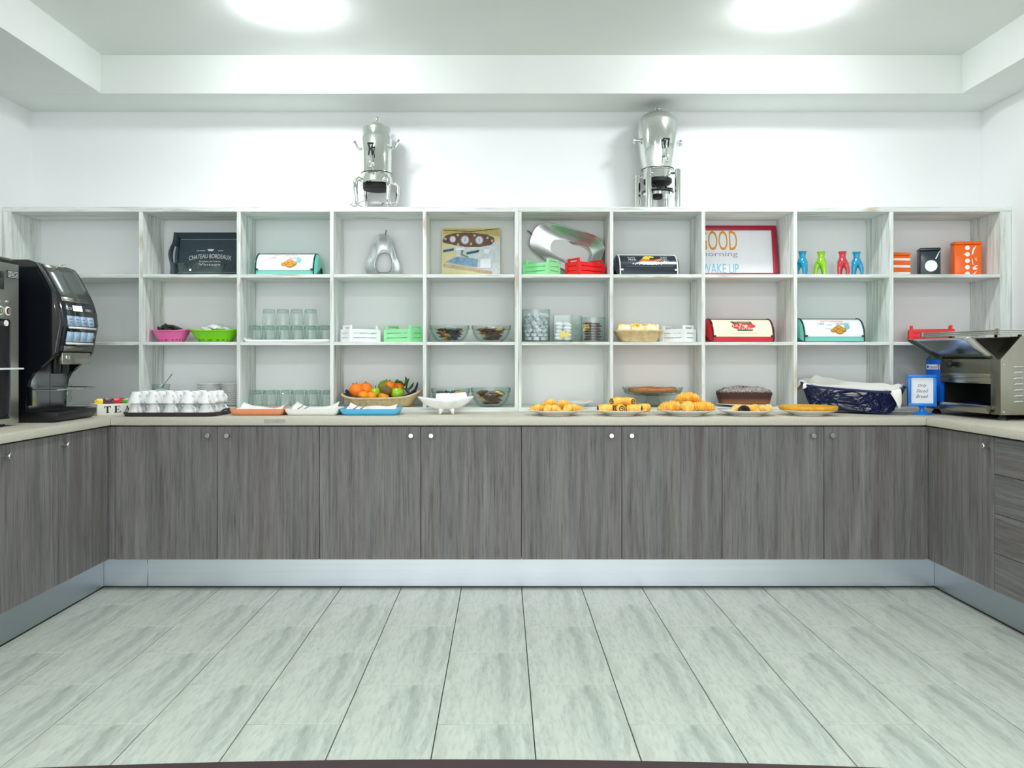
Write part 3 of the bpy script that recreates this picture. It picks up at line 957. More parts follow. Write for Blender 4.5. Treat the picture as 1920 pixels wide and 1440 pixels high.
# ------------------------------------------------------------------ tea box with its tea bags
def tea_box():
    D = 3.945
    L = .19; yaw = RAD(45)
    cx, cyy = X(182.5, D) + L / 2 * cos(yaw), D + L / 2 * sin(yaw)
    m = mat('white_painted_box', (236, 236, 226), .6, var=.02)
    t = thing('tea_box', 'small white box lettered TEA with colourful tea bags beside the black coffee machine', 'box', (cx, cyy, ZK), rz=yaw)
    MB().box(-L / 2, L / 2, 0, .006, .0, .058, .001).build('front_board', m, t)
    MB().box(-L / 2, L / 2, .114, .120, 0, .058, .001).build('back_board', m, t)
    MB().box(-L / 2, -L / 2 + .006, .0063, .1137, 0, .058, .001).build('side_board', m, t)
    MB().box(L / 2 - .006, L / 2, .0063, .1137, 0, .058, .001).build('side_board', m, t)
    MB().box(-L / 2 + .006, L / 2 - .006, .006, .114, .0005, .005).build('bottom_board', m, t)
    fn = lambda u, v: (u, -.0006, v)
    def letter(c, lx):
        mb = MB(); h = .034; z = .012; w = .033
        def q(a, b, c_, d): mb.poly([(lx + a * w, z + b * h), (lx + c_ * w, z + b * h), (lx + c_ * w, z + d * h), (lx + a * w, z + d * h)], fn)
        if c == 'T':
            q(-.14, 0, .14, 1); q(-.28, 0, .28, .07); q(-.5, .88, .5, 1); q(-.5, .70, -.40, .9); q(.40, .70, .5, .9)
        elif c == 'E':
            q(-.36, 0, -.08, 1); q(-.48, 0, .42, .08); q(-.48, .92, .40, 1); q(-.1, .46, .2, .54); q(.16, .36, .24, .64); q(.32, .74, .40, .96); q(.36, 0, .46, .28)
        else:
            mb.poly([(lx - .04 * w, z + h), (lx + .06 * w, z + h), (lx + .40 * w, z), (lx + .12 * w, z)], fn)
            mb.poly([(lx - .04 * w, z + h), (lx + .02 * w, z + .86 * h), (lx - .28 * w, z), (lx - .38 * w, z)], fn)
            q(-.2, .28, .2, .36); q(-.5, 0, -.18, .07); q(.0, 0, .52, .07)
        mb.build('letter', M['ink_dark'], t, smooth=False)
    letter('T', -L / 2 + .048); letter('E', -L / 2 + .096); letter('A', -L / 2 + .144)
    packs = [('yellow', -.066, .040), ('yellow', -.052, .075), ('dark purple', -.030, .034), ('dark purple', -.012, .070), ('red', .012, .038), ('red', .038, .070), ('green', .064, .044)]
    tints = {'yellow': ((252, 232, 20), (236, 200, 10)), 'dark purple': ((96, 30, 60), (46, 26, 36)), 'red': ((214, 16, 38), (190, 16, 34)), 'green': ((80, 190, 40), (30, 150, 30))}
    mm = {q: two_tone('tea_bag_' + q.replace(' ', '_'), *tints[q], 40) for q in tints}
    for k, (nm, u, v) in enumerate(packs):
        packet('tea' + nm, (.052, .050, .007), mm[nm], (cx + u * cos(yaw) - v * sin(yaw), cyy + u * sin(yaw) + v * cos(yaw), ZK + .056 + .002 * (k % 3)), (RAD(74), RAD(4 * (k % 3) - 4), yaw + RAD(6 * (k % 2) - 3)), nm + ' tea bag envelope standing in the white tea box' + (', %s of two' % ('front', 'rear')[k % 2] if nm != 'green' else ''), 'tea bags in the box', 'tea_bag', 'tea bag')
tea_box()

# ------------------------------------------------------------------ cups on the dark tray
def cups():
    x0, x1, y0, y1 = -1.903, -1.429, 3.893, 4.198
    cx, cy = (x0 + x1) / 2, (y0 + y1) / 2
    a, b = (x1 - x0) / 2, (y1 - y0) / 2
    m = mat('dark_brown_tray', (52, 46, 44), .45, var=.1)
    t = thing('serving_tray', 'dark brown serving tray under the white coffee cups', 'tray', (cx, cy, ZK))
    mb = MB()
    secs = [(.95, .0005), (.972, .001), (.99, .012), (1.0, .020), (.985, .0205), (.968, .009), (.955, .006)]
    mb.grid(lambda u, v: (*se(2 * pi * u, a * secs[min(6, round(v * 6))][0], b * (1 - (1 - secs[min(6, round(v * 6))][0]) * a / b), 9), secs[min(6, round(v * 6))][1]), 72, 6, cu=True)
    mb.f([mb.v((*se(2 * pi * k / 72, a * .955, b * (1 - .045 * a / b), 9), .006)) for k in range(72)])
    mb.f([mb.v((*se(2 * pi * k / 72, a * .95, b * (1 - .05 * a / b), 9), .0005)) for k in range(72)][::-1])
    bmesh.ops.remove_doubles(mb.bm, verts=mb.bm.verts, dist=.0003)
    mb.build('dish', m, t, angle=50)
    for sg in (-1, 1):
        MB().tube([(sg * (a - .006), -.045, .018), (sg * (a + .006), -.042, .028), (sg * (a + .006), .042, .028), (sg * (a - .006), .045, .018)], .005, 8).build('handle', m, t)
    proto = cup_proto(); first = True
    rows = ['front row', 'middle row', 'rear row']; ords = ['first', 'second', 'third', 'fourth', 'fifth']
    for lay in (0, 1):
        for r in range(3):
            for c in range(5):
                loc = (x0 + .0535 + .0886 * c + random.uniform(-.001, .001), cy - .088 + .088 * r, ZK + .0064 + lay * .0574)
                lab = 'white coffee cup upside down, %s layer, %s, %s from the tea box' % (('lower', 'upper')[lay], rows[r], ords[c])
                rz = RAD(random.uniform(-50, -30))
                if first:
                    first = False
                    proto.location = loc; proto.rotation_euler = (0, 0, rz); tag(proto, lab, 'cup', 'white cups stacked on the dark tray'); continue
                dup(proto, loc, rz, lab, 'white cups stacked on the dark tray')
cups()

# sugar bowl with a spoon behind the cups
t = thing('glass_bowl', 'small glass sugar bowl with a spoon behind the coffee cups', 'bowl', at(302, 4.34, ZB))
MB().lathe([(0, .001), (.030, 0), (.040, .03), (.044, .11), (.047, .122), (.045, .122), (.042, .11), (.037, .03), (0, .006)], 28).build('body', M['glass_thick'], t, angle=50)
MB().lathe([(0, .007), (.034, .007), (.0405, .085), (.02, .095), (0, .098)], 24).build('sugar', M['white_cloth'], t)['kind'] = 'stuff'
q = at(302, 4.34, ZB)
mb = MB(); mb.tube([(q[0] - .01, q[1], ZB + .080), (q[0] + .028, q[1] + .0, ZB + .135), (q[0] + .062, q[1] + .0, ZB + .178)], [.003, .003, .0042], 8, flat=.5)
tag(mb.build('teaspoon', M['steel_dark']), 'teaspoon standing in the glass sugar bowl behind the cups', 'spoon')

# saucers in two stacks
def saucers():
    mb = MB(); r = .068
    mb.lathe([(0, .0), (.038, .0), (.042, .003), (.060, .009), (r, .0145), (r + .0008, .0155), (r, .0165), (.060, .012), (.040, .006), (0, .005)], 40)
    proto = tag(mb.build('saucer', M['white_china'], angle=60), '', 'saucer')
    first = True
    for px, yy, n, nm in ((392, 4.375, 11, 'first stack'), (438, 4.385, 11, 'second stack')):
        for k in range(n):
            o = proto if first else copy_one(proto); first = False
            o.location = (X(px, yy) + random.uniform(-.0006, .0006), yy, ZB + .0004 + .0108 * k)
            o['label'] = 'white saucer in the %s behind the cups, %s from the top' % (nm, ('first second third fourth fifth sixth seventh eighth ninth tenth eleventh').split()[n - 1 - k])
            o['group'] = 'saucers stacked behind the cups'
saucers()

# ------------------------------------------------------------------ dishes with napkins and cutlery
def dish(lab, px0, px1, m, D=3.96, dep=.20, h=.033, nap='', cut=True, seed=1):
    x0, x1 = X(px0, D), X(px1, D)
    cx = (x0 + x1) / 2; a = (x1 - x0) / 2; b = dep / 2
    t = thing('serving_dish', lab, 'dish', (cx, D + b, ZK), group='shallow dishes on the worktop')
    secs = [(.84, 0.0), (.90, .003), (.965, h * .55), (1.0, h), (.985, h + .0006), (.93, h * .5), (.86, .007)]
    def sec(j): return secs[j]
    mb = MB()
    mb.grid(lambda u, v: (*se(2 * pi * u, a * sec(round(v * 6))[0], b - a * (1 - sec(round(v * 6))[0]), 10), sec(round(v * 6))[1]), 64, 6, cu=True)
    mb.f([mb.v((*se(2 * pi * k / 64, a * .86, b - a * .14, 10), .007)) for k in range(64)])
    mb.f([mb.v((*se(2 * pi * k / 64, a * .84, b - a * .16, 10), 0)) for k in range(64)][::-1])
    bmesh.ops.remove_doubles(mb.bm, verts=mb.bm.verts, dist=.0003)
    mb.build('bowl', m, t, angle=50)
    rnd = random.Random(seed)
    ph = [rnd.uniform(0, 6) for _ in range(6)]
    def cloth(u, v):
        x = (u - .5) * 2 * a * .82; y = (v - .5) * 2 * (b - .026)
        z = .012 + .016 * v + .010 * (0.5 + .5 * sin(7 * u + ph[0])) * v + .004 * sin(9 * v + ph[1] + 3 * u)
        z += (h * .75) * (max(0, abs(2 * u - 1) - .45) / .55) ** 1.6 * (.35 + .65 * v)
        return (x, y, z)
    mb = MB(); mb.grid(cloth, 22, 12)
    tag(mb.build('napkin', M['white_cloth'], loc=(cx, D + b, ZK), angle=80, solid=.0018), nap, 'napkin', 'white napkins in the dishes')
    if cut:
        for k in range(2):
            mb = MB()
            xx = cx - a * .52 + .035 * k
            mb.tube([(xx, D + .030, ZK + .0325), (xx + .01, D + .085, ZK + .043), (xx + .012, D + .13, ZK + .058)], [.006, .0032, .004], 8, flat=.4)
            tag(mb.build('teaspoon', M['chrome_soft']), ('teaspoon lying on the napkin of the %s dish, %s of two' % (lab.split()[0], ('first', 'second')[k])), 'spoon', 'teaspoons on the napkins')
dish('terracotta shallow rectangular dish lined with a white napkin', 427, 531, mat('terracotta_glaze', (238, 156, 118), .35, var=.03), nap='white napkin lining the terracotta dish', seed=2, cut=False)
dish('white shallow rectangular dish lined with a white napkin', 530.5, 634, M['white_china'], nap='white napkin lining the white rectangular dish', seed=3, cut=True)
dish('blue shallow rectangular dish lined with a white napkin', 634.5, 748, mat('blue_glaze', (96, 190, 238), .3, var=.03), nap='white rumpled napkin lining the blue dish', seed=5)

# ------------------------------------------------------------------ white pointed dish on feet
def star_dish():
    D = 4.09
    t = thing('footed_dish', 'white porcelain dish with pointed flared corners on four small feet', 'dish', at(836, D, ZK + .0028), rz=RAD(10))
    def fn(u, v):
        th = 2 * pi * u
        k4 = abs(cos(2 * th)) ** 3.0
        side = abs(cos(th)) ** 6
        R = lerp(.036, .090 + .030 * k4 + .026 * side, v ** .62)
        a_ = (math.degrees(th) + 360) % 360
        back = 1.0 if 22 < a_ < 118 else 0.0
        z = .024 + (.050 + .014 * side + .026 * back - .006 * max(0, -sin(th)) ** 2) * v ** 1.3
        return (R * cos(th), R * sin(th) * .80, z)
    mb = MB(); mb.grid(fn, 96, 10, cu=True)
    mb.f([mb.v(fn(k / 96, 0)) for k in range(96)])
    bmesh.ops.remove_doubles(mb.bm, verts=mb.bm.verts, dist=.0003)
    mb.build('bowl', M['white_china'], t, angle=50, solid=.005)
    for k in range(4):
        a = pi / 4 + pi / 2 * k
        MB().tube([(.028 * cos(a), .026 * sin(a), .032), (.044 * cos(a), .040 * sin(a), .016), (.047 * cos(a), .043 * sin(a), .004), (.053 * cos(a), .048 * sin(a), .0035)], [.016, .012, .009, .006], 10).build('foot', M['white_china'], t, angle=80)
star_dish()
# ------------------------------------------------------------------ coffee urns on top of the shelving
def urn_one():
    t = thing('coffee_urn', 'polished steel coffee urn on curled legs standing above the pear-shaped dish', 'urn', at(706.5, 4.352, ZT), rz=RAD(-8))
    c = M['chrome']
    MB().lathe([(0, .145), (.094, .145), (.097, .150), (.090, .160), (.090, .178), (.078, .198), (.084, .203), (.0845, .215), (.083, .222), (.0835, .30), (.0835, .405), (.081, .409), (.078, .414), (0, .414)], 48).build('body', c, t, angle=35)
    MB().lathe([(.0775, .4135), (.0775, .452), (.076, .460), (.066, .465), (.045, .468), (.041, .475), (.030, .485), (.012, .491), (0, .491)], 48).build('lid', c, t, angle=35)
    MB().lathe([(.007, .489), (.005, .500), (.012, .506), (.0165, .513), (.012, .519), (.006, .522), (0, .523)], 20).build('lid_knob', c, t)
    MB().lathe([(.084, .2035), (.0855, .2065), (.084, .2095)], 48).build('dark_band', M['ink_dark'], t)
    MB().lathe([(0, .116), (.072, .116), (.076, .124), (.076, .144), (0, .1445)], 36).build('burner_plate', M['dark'], t)
    for k in range(4):
        a = pi / 4 + pi / 2 * k
        ca, sa = cos(a), sin(a)
        pr = [(.085, .158), (.112, .166), (.130, .150), (.131, .105), (.122, .050), (.124, .020), (.140, .006), (.154, .010), (.158, .022), (.150, .028)]
        MB().tube([(r * ca, r * sa, z) for r, z in pr], [.012, .013, .0135, .012, .0095, .009, .0085, .0075, .006, .004], 10).build('leg', c, t, angle=80)
    mb = MB(); mb.tube([(.112 * cos(2 * pi * k / 36), .112 * sin(2 * pi * k / 36), .036 + .006 * cos(4 * 2 * pi * k / 36)) for k in range(36)], .003, 6, closed=True); mb.build('leg_ring', c, t)
    MB().lathe([(0, .034), (.030, .034), (.042, .046), (.040, .046), (.028, .037), (0, .037)], 28).build('burner_cup', c, t)
    for sg in (-1, 1):
        x = sg
        MB().tube([(x * .080, 0, .352), (x * .098, 0, .346), (x * .112, 0, .360), (x * .124, 0, .385), (x * .128, 0, .392)], [.008, .006, .0065, .0065, .009], 8).build('side_handle', c, t)
    tp = MB().tube([(0, -.082, .252), (0, -.118, .252), (0, -.122, .240), (0, -.122, .214)], [.010, .010, .010, .0075], 12).build('tap', c, t)
    MB().lathe([(.008, .250), (.008, .285), (.006, .30)], 12, c=(0, -.112, 0)).build('tap_stem', c, tp)
    mb = MB()
    for sg in (-1, 1): mb.tube([(sg * .014, -.112, .348), (sg * .004, -.114, .318), (sg * .012, -.112, .288)], [.0045, .005, .0045], 8)
    mb.tube([(-.017, -.112, .347), (.017, -.112, .347)], .006, 8); mb.tube([(-.013, -.112, .288), (.013, -.112, .288)], .005, 8)
    mb.build('tap_lever', M['black'], tp)
urn_one()

def urn_two():
    t = thing('coffee_urn', 'wider polished steel coffee urn on four straight columns standing above the black bread bin', 'urn', at(1233, 4.352, ZT), rz=RAD(10))
    c = M['chrome']
    MB().lathe([(0, .222), (.084, .222), (.086, .228), (.0865, .236), (.094, .27), (.102, .32), (.1065, .375), (.1075, .43), (.1075, .49), (.105, .503), (.098, .510), (0, .510)], 56).build('body', c, t, angle=35)
    MB().lathe([(.088, .510), (.086, .518), (.080, .529), (.062, .540), (.035, .546), (0, .548)], 48).build('lid', c, t, angle=35)
    MB().lathe([(.006, .546), (.005, .558), (.014, .564), (.016, .569), (.010, .574), (0, .575)], 20).build('lid_knob', M['chrome_soft'], t)
    MB().lathe([(.0875, .2265), (.0885, .2295), (.0875, .2325)], 48).build('dark_band', M['ink_dark'], t)
    MB().lathe([(0, .176), (.076, .176), (.080, .181), (.080, .221), (0, .2215)], 44).build('base_ring', c, t, angle=35)
    MB().lathe([(0, .148), (.070, .148), (.0775, .156), (.0775, .175), (0, .1755)], 40).build('burner_plate', M['dark'], t)
    for k in range(4):
        a = pi / 4 + pi / 2 * k
        MB().lathe([(0, 0), (.0165, 0), (.0165, .214), (.014, .217), (0, .217)], 20, c=(.119 * cos(a), .119 * sin(a), 0)).build('leg', c, t, angle=35)
        MB().tube([(.078 * cos(a), .078 * sin(a), .200), (.112 * cos(a), .112 * sin(a), .200)], .007, 8).build('leg_bracket', c, t)
    mb = MB(); mb.lathe([(0, .098), (.085, .098), (.088, .104), (.085, .110), (0, .110)], 40); mb.build('lower_shelf', M['black'], t)
    MB().lathe([(0, .082), (.082, .082), (.082, .0975), (0, .0978)], 40).build('shelf_rim', c, t)
    MB().lathe([(0, .068), (.026, .068), (.028, .081), (0, .0815)], 24).build('burner_cap', M['dark'], t)
    MB().tube([(-.03, -.02, .148), (-.02, -.05, .12), (.02, -.075, .113), (.06, -.06, .116), (.09, .0, .105)], .004, 6).build('power_cord', M['black'], t)
    for sg in (-1, 1):
        MB().lathe([(.0, .0), (.016, .0), (.017, .004), (.008, .008), (.007, .022), (.018, .027), (.0195, .032), (.014, .037), (0, .038)], 20).build('side_knob', M['chrome_soft'], t, loc=(sg * .103, 0, .385), rot=(0, sg * pi / 2, 0))
    tp = MB().tube([(.0, -.100, .285), (.0, -.135, .285), (.0, -.140, .272), (.0, -.140, .240)], [.012, .011, .011, .008], 12).build('tap', c, t)
    MB().lathe([(.008, .285), (.008, .318), (.006, .328)], 12, c=(0, -.128, 0)).build('tap_stem', c, tp)
    mb = MB()
    for sg in (-1, 1): mb.tube([(sg * .016, -.128, .368), (sg * .009, -.129, .326)], .0042, 8)
    mb.tube([(-.018, -.128, .368), (.018, -.128, .368)], .0052, 8); mb.tube([(-.010, -.128, .325), (.010, -.128, .325)], .005, 8)
    mb.build('tap_lever', M['black'], tp)
urn_two()

# ------------------------------------------------------------------ upper shelf
def lettered_tray():
    y0 = 4.425
    x0, x1 = X(322, y0), X(460, y0)
    L = x1 - x0; Hh = .258
    m = mat('slate_painted_tray', (56, 72, 80), .55, var=.08)
    t = thing('serving_tray', 'dark slate wooden tray with white vintage wine lettering leaning on the shelf back', 'tray', ((x0 + x1) / 2, y0, Z2 + .0015), rx=RAD(-12))
    MB().box(-L / 2 + .03, L / 2 - .03, .0, .007, .028, Hh - .028).build('panel', m, t)
    edge = mat('worn_pale_edge', (150, 172, 174), .6)
    for z, sg in ((0, 1), (Hh, -1)):
        mb = MB(); mb.prism([(.006, z + sg * .028), (0, z + sg * .030), (-.032, z + sg * .003), (-.032, z), (-.026, z)], -L / 2 + .004, L / 2 - .004, 'x'); mb.build('long_side', m, t)
        MB().box(-L / 2 + .032, L / 2 - .032, -.0015, .0005, z + sg * .030 - .0015, z + sg * .030 + .0015).build('worn_edge', edge, t)
    for sg in (-1, 1):
        mb = MB()
        out = [(0, 0), (Hh, 0), (Hh, .028)] + [(Hh * (1 - k / 10), .032 + .020 * sin(pi * min(1, max(0, (k / 10 - .18) / .64))) ** 2) for k in range(0, 11)] + [(0, .028)]
        # side board with a hand hole, as a frame of strips between inner and outer outline
        n = 26
        def ring(k, inner):
            z = Hh * k / n
            bul = .020 * sin(pi * min(1, max(0, (k / n - .15) / .70))) ** 2
            return z, bul
        for k in range(n):
            z0_, b0 = ring(k, 0); z1_, b1 = ring(k + 1, 0)
            hole = .30 < (k + .5) / n < .68
            segs = [(0, .35), (.62, 1.0)] if hole else [(0, 1.0)]
            for s0, s1 in segs:
                def pt(z, b, s):
                    w_ = .034 + b
                    return (sg * (L / 2 - .030 + .024 * s + b * s * .55), -.002 - w_ * s, z)
                q = [mb.v(pt(z0_, b0, s0)), mb.v(pt(z0_, b0, s1)), mb.v(pt(z1_, b1, s1)), mb.v(pt(z1_, b1, s0))]
                mb.f(q)
        bmesh.ops.remove_doubles(mb.bm, verts=mb.bm.verts, dist=.0002)
        mb.build('end_board', m, t, angle=60, solid=.007)
        MB().box(sg * (L / 2 - .031) - .0015, sg * (L / 2 - .031) + .0015, -.0035, .0, .030, Hh - .030).build('worn_edge', edge, t)
    fn = lambda u, v: (u, -.0006, v)
    for s, cx, cz, W, h, ar in (('CHATEAU BORDEAUX', 0, .128, .240, .026, .013), ('Produce de France', 0, .097, .120, .009, 0), ('Vintage', .0, .076, .122, .018, 0), ('GRAND', -.055, .160, .05, .007, 0), ('VIN', .055, .160, .03, .007, 0)):
        mb = MB(); add_text(mb, s, cx, cz, W, h, fn, arch=ar); mb.build('lettering', M['ink_white'], t, smooth=False)
    mb = MB(); mb.poly([(-.020, .170), (.020, .170), (.012, .158), (-.012, .158)], fn); mb.build('crown_print', M['ink_white'], t, smooth=False)
lettered_tray()
t = thing('glass_dish', 'low clear glass dish in front of the slate wine tray', 'dish', at(378, 4.302, Z2))
MB().lathe([(0, .0), (.090, .0), (.118, .020), (.128, .050), (.131, .062), (.128, .062), (.124, .050), (.114, .023), (.088, .005), (0, .005)], 44, sy=.62).build('wall', M['glass_thick'], t, angle=50)
MB().tube([(.129 * cos(2 * pi * k / 44), .129 * .62 * sin(2 * pi * k / 44), .062) for k in range(44)], .0026, 6, closed=True).build('rim', M['glass_thick'], t)

bread_bin('teal bread bin with white croissant lid on the upper shelf beside the slate tray', at(533, 4.285, Z2), .325, .185, .128, M['teal'], M['white_enamel'], M['black_gloss'], teal_print)
bread_bin('black bread bin with white rims and a grill picture beside the red crate', at(1217, 4.290, Z2), .325, .185, .122, M['bread_black'], M['bread_black'], M['white_enamel'], black_print, rz=RAD(3.5))
bread_bin('red bread bin with cream lid and red oval badge on the middle shelf', at(1394, 4.285, Z1), .345, .185, .130, M['red_enamel'], M['cream'], M['black_gloss'], red_print, rz=RAD(3))
bread_bin('teal bread bin with white croissant lid on the middle shelf beside the red bread bin', at(1565, 4.285, Z1), .340, .185, .132, M['teal'], M['white_enamel'], M['black_gloss'], teal_print, rz=RAD(2))

def pear(lab, loc, outl, hole, dep, rot, stem, cen, hcen):
    t = thing('pear_dish', lab, 'dish', loc, group='steel pear-shaped dishes', rx=rot[0], ry=rot[1])
    N = 72
    A = smooth_closed(outl, N); B = smooth_closed(hole, N)
    c = cen
    steps = [(-.35, 0), (-.18, 0), (0, 0), (.06, 0), (.2, 0), (.4, 0), (.6, 0), (.8, 0), (1.0, 0)]
    def fn(u, v):
        i = round(u * N) % N; s = steps[round(v * 8)][0]
        ax, az = A[i]; bx, bz = B[i]
        if s < 0:
            k = 1 + .32 * s * .5
            return (c[0] + (ax - c[0]) * k, dep * (-s / .35) * .9, c[1] + (az - c[1]) * k)
        return (lerp(ax, bx, s), dep * (1 - (1 - s) ** 1.5) * .96, lerp(az, bz, s))
    mb = MB(); mb.grid(fn, N, 8, cu=True)
    mb.build('bowl', M['satin'], t, angle=70, solid=.003)
    mb = MB(); mb.tube([(x, 0, z) for x, z in A], .0022, 6, closed=True); mb.build('rim', M['chrome'], t)
    p, q = stem
    mb = MB(); mb.tube([(p[0], .004, p[1]), (q[0], .002, q[1])], [.0042, .0034], 8); mb.build('stem', M['steel_dark'], t)
# upright one: pixels of the photograph around (717, 514), 334 px per metre
k1 = 1 / 334.0
def half_outline(rows, cx=0.0):
    L_ = [(cx - w, z) for z, w in rows]; R_ = [(cx + w, z) for z, w in rows[::-1]]
    return L_ + R_
hh = .250
out1 = half_outline([(.0, .055), (.012, .083), (.045, .0985), (.085, .092), (.120, .075), (.155, .064), (.195, .052), (.225, .038), (.245, .018)])
hol1 = half_outline([(.036, .018), (.044, .036), (.070, .046), (.096, .0455), (.120, .039), (.138, .029), (.152, .011)])
pear('upright pear-shaped polished steel dish with an open centre and short stem', (X(717, 4.405), 4.405, Z2 + .0045), out1, hol1, .040, (RAD(-9), 0), ((.008, .245), (.017, .275)), (0, .11), None)
s2 = 1.62
out2 = half_outline([(.0, .060), (.018, .092), (.065, .118), (.130, .121), (.20, .115), (.27, .108), (.33, .098), (.385, .076), (.412, .040)])
hol2 = half_outline([(.066, .020), (.076, .042), (.104, .055), (.14, .056), (.176, .049), (.203, .035), (.216, .012)], -.010)
pear('large pear-shaped polished steel dish lying tilted behind the green and red crates', (.552, 4.434, Z2 + .098), out2, hol2, .050, (RAD(-6), RAD(-68)), ((.0, .408), (.014, .450)), (0, .18), None)

def canvas():
    y0 = 4.428
    x0, x1 = X(828, y0), X(938, y0)
    L = x1 - x0; Hh = .288
    t = thing('wall_canvas', 'small canvas picture of coffee machine gauges and handles leaning on the shelf back', 'picture', ((x0 + x1) / 2, y0, Z2 + .0040), rx=RAD(-7))
    MB().box(-L / 2, L / 2, 0, .030, 0, Hh, .002).build('canvas', mat('canvas_ground', (222, 210, 150), .7, scale=14, rgb2=(232, 226, 190)), t)
    e = [0.0008]
    def fn(u, v): return ((u - .5) * L, -e[0], v * Hh)
    def layer(name, m, draw):
        mb = MB(); draw(mb); mb.build(name, m, t, smooth=False); e[0] += .0005
    layer('wall_print', mat('ochre_print', (196, 178, 108), .7, var=.15, scale=40), lambda m: m.poly([(.02, .98), (.99, .98), (.99, .82), (.6, .90), (.02, .87)], fn))
    layer('counter_print', mat('grey_white_print', (214, 222, 224), .7, var=.12, scale=50), lambda m: m.poly([(.16, .62), (.99, .72), (.99, .05), (.84, .06), (.40, .20), (.06, .27), (.26, .46)], fn))
    layer('dash_print', mat('brown_gloss_print', (112, 78, 62), .6, var=.35, scale=40), lambda m: m.poly([(.01, .74), (.06, .84), (.2, .885), (.4, .90), (.6, .89), (.78, .86), (.89, .80), (.90, .72), (.84, .65), (.66, .61), (.4, .61), (.12, .67), (.02, .70)], fn))
    def dials(m):
        for x, z, r in ((.185, .765, .058), (.395, .75, .075), (.64, .745, .072)): m.disc((x, z), r, r * L / Hh * 1.1, 20, fn)
    layer('dial_ring_print', mat('dial_ring_print', (150, 150, 148), .6), dials)
    def faces(m):
        for x, z, r in ((.185, .765, .045), (.395, .75, .060), (.64, .745, .056)): m.disc((x, z), r, r * L / Hh * 1.1, 20, fn)
    layer('dial_print', mat('dial_print', (222, 228, 238), .6), faces)
    def needles(m):
        for x, z in ((.395, .75), (.64, .745)): m.poly([(x - .004, z - .03), (x + .004, z - .03), (x + .006, z + .04), (x - .002, z + .04)], fn)
        m.poly([(.02, .955), (.5, .925), (.98, .985), (.98, .975), (.5, .912), (.02, .945)], fn)
    layer('needle_print', M['ink_dark'], needles)
    def rivets(m):
        for x, z in ((.27, .85), (.28, .66), (.50, .67), (.78, .79), (.86, .73), (.06, .77), (.56, .84)): m.disc((x, z), .022, .026, 12, fn)
    layer('knob_print', mat('brass_print', (206, 186, 140), .5), rivets)
    layer('handle_print', M['ink_slate'], lambda m: (m.poly([(.02, .50), (.20, .535), (.21, .58), (.025, .545)], fn), m.poly([(.42, .45), (.63, .50), (.64, .55), (.425, .50)], fn)))
    layer('tray_print', mat('slate_tray_print', (128, 166, 190), .6, var=.25, scale=60), lambda m: m.poly([(.06, .30), (.26, .41), (.62, .36), (.60, .20), (.40, .235)], fn))
    layer('pipe_print', mat('green_pipe_print', (110, 140, 120), .6), lambda m: (m.poly([(.33, .54), (.37, .54), (.36, .46), (.46, .41), (.45, .385), (.33, .44)], fn),))
    layer('tray_edge_print', mat('tan_print', (196, 170, 136), .6, var=.2, scale=60), lambda m: m.poly([(.03, .265), (.4, .215), (.86, .115), (.86, .065), (.4, .155), (.03, .21)], fn))
    for q in ([(.66, .36), (.84, .38), (.84, .18), (.66, .19)], [(.72, .56), (.82, .56), (.80, .47), (.72, .48)], [(.24, .575), (.38, .585), (.37, .54), (.25, .53)]):
        layer('jug_print', M['white_paper'], lambda m, q=q: m.poly(q, fn))
canvas()

def framed_poster():
    y0 = 4.440
    x0, x1 = 1.097, X(1459, y0)
    L = x1 - x0; Hh = .305
    t = thing('framed_poster', 'red framed poster lettered good morning wake up leaning on the upper shelf', 'picture', ((x0 + x1) / 2, y0, Z2 + .0014), rx=RAD(-9))
    b = .026
    red = mat('crimson_frame', (170, 28, 54), .35, var=.06)
    for (a0, a1, c0, c1) in ((-L / 2, L / 2, 0, b), (-L / 2, L / 2, Hh - b, Hh), (-L / 2, -L / 2 + b, b, Hh - b), (L / 2 - b, L / 2, b, Hh - b)):
        MB().box(a0, a1, -.014, .006, c0, c1, .002).build('frame_rail', red, t)
    MB().box(-L / 2 + b, L / 2 - b, -.002, .004, b, Hh - b).build('paper', M['white_paper'], t, smooth=False)
    fn = lambda u, v: (u, -.0028, v)
    for s, px0, px1, zc, h, col in (('GOOD', 1313, 1385, .219, .116, (228, 158, 56)), ('morning', 1313, 1385, .135, .036, (176, 158, 190)), ('WAKE UP', 1317, 1386, .053, .058, (120, 196, 222))):
        a, c = X(px0, y0) - (x0 + x1) / 2, X(px1, y0) - (x0 + x1) / 2
        mb = MB(); add_text(mb, s, (a + c) / 2, zc, c - a, h, fn); mb.build('lettering', mat('poster_ink', col, .6), t, smooth=False)
framed_poster()

def vase(lab, px, y, m, rz):
    t = thing('tripod_vase', lab, 'vase', at(px, y, Z2), rz=rz, group='little tripod vases')
    mb = MB()
    mb.lathe([(.0, .056), (.018, .056), (.026, .064), (.0275, .074), (.024, .084), (.0185, .094), (.0165, .104), (.0172, .116), (.0205, .127), (.0225, .132), (.0205, .1325), (.0145, .122), (.012, .10), (0, .098)], 28)
    mb.build('neck', m, t, angle=70)
    for k in range(3):
        a = 2 * pi * k / 3
        MB().tube([(.006 * cos(a), .006 * sin(a), .074), (.017 * cos(a), .017 * sin(a), .060), (.0245 * cos(a), .0245 * sin(a), .040), (.0275 * cos(a), .0275 * sin(a), .020), (.0265 * cos(a), .0265 * sin(a), .0)], [.018, .0165, .0125, .0095, .0075], 14).build('leg', m, t, angle=80)
vb = mat('turquoise_glaze', (20, 150, 196), .08, var=.04, coat=.5)
vg = mat('lime_glaze', (150, 206, 20), .08, var=.04, coat=.5)
vr = mat('coral_red_glaze', (208, 52, 62), .08, var=.04, coat=.5)
vase('turquoise tripod vase next to the lime green one', 1504.5, 4.30, vb, RAD(-90))
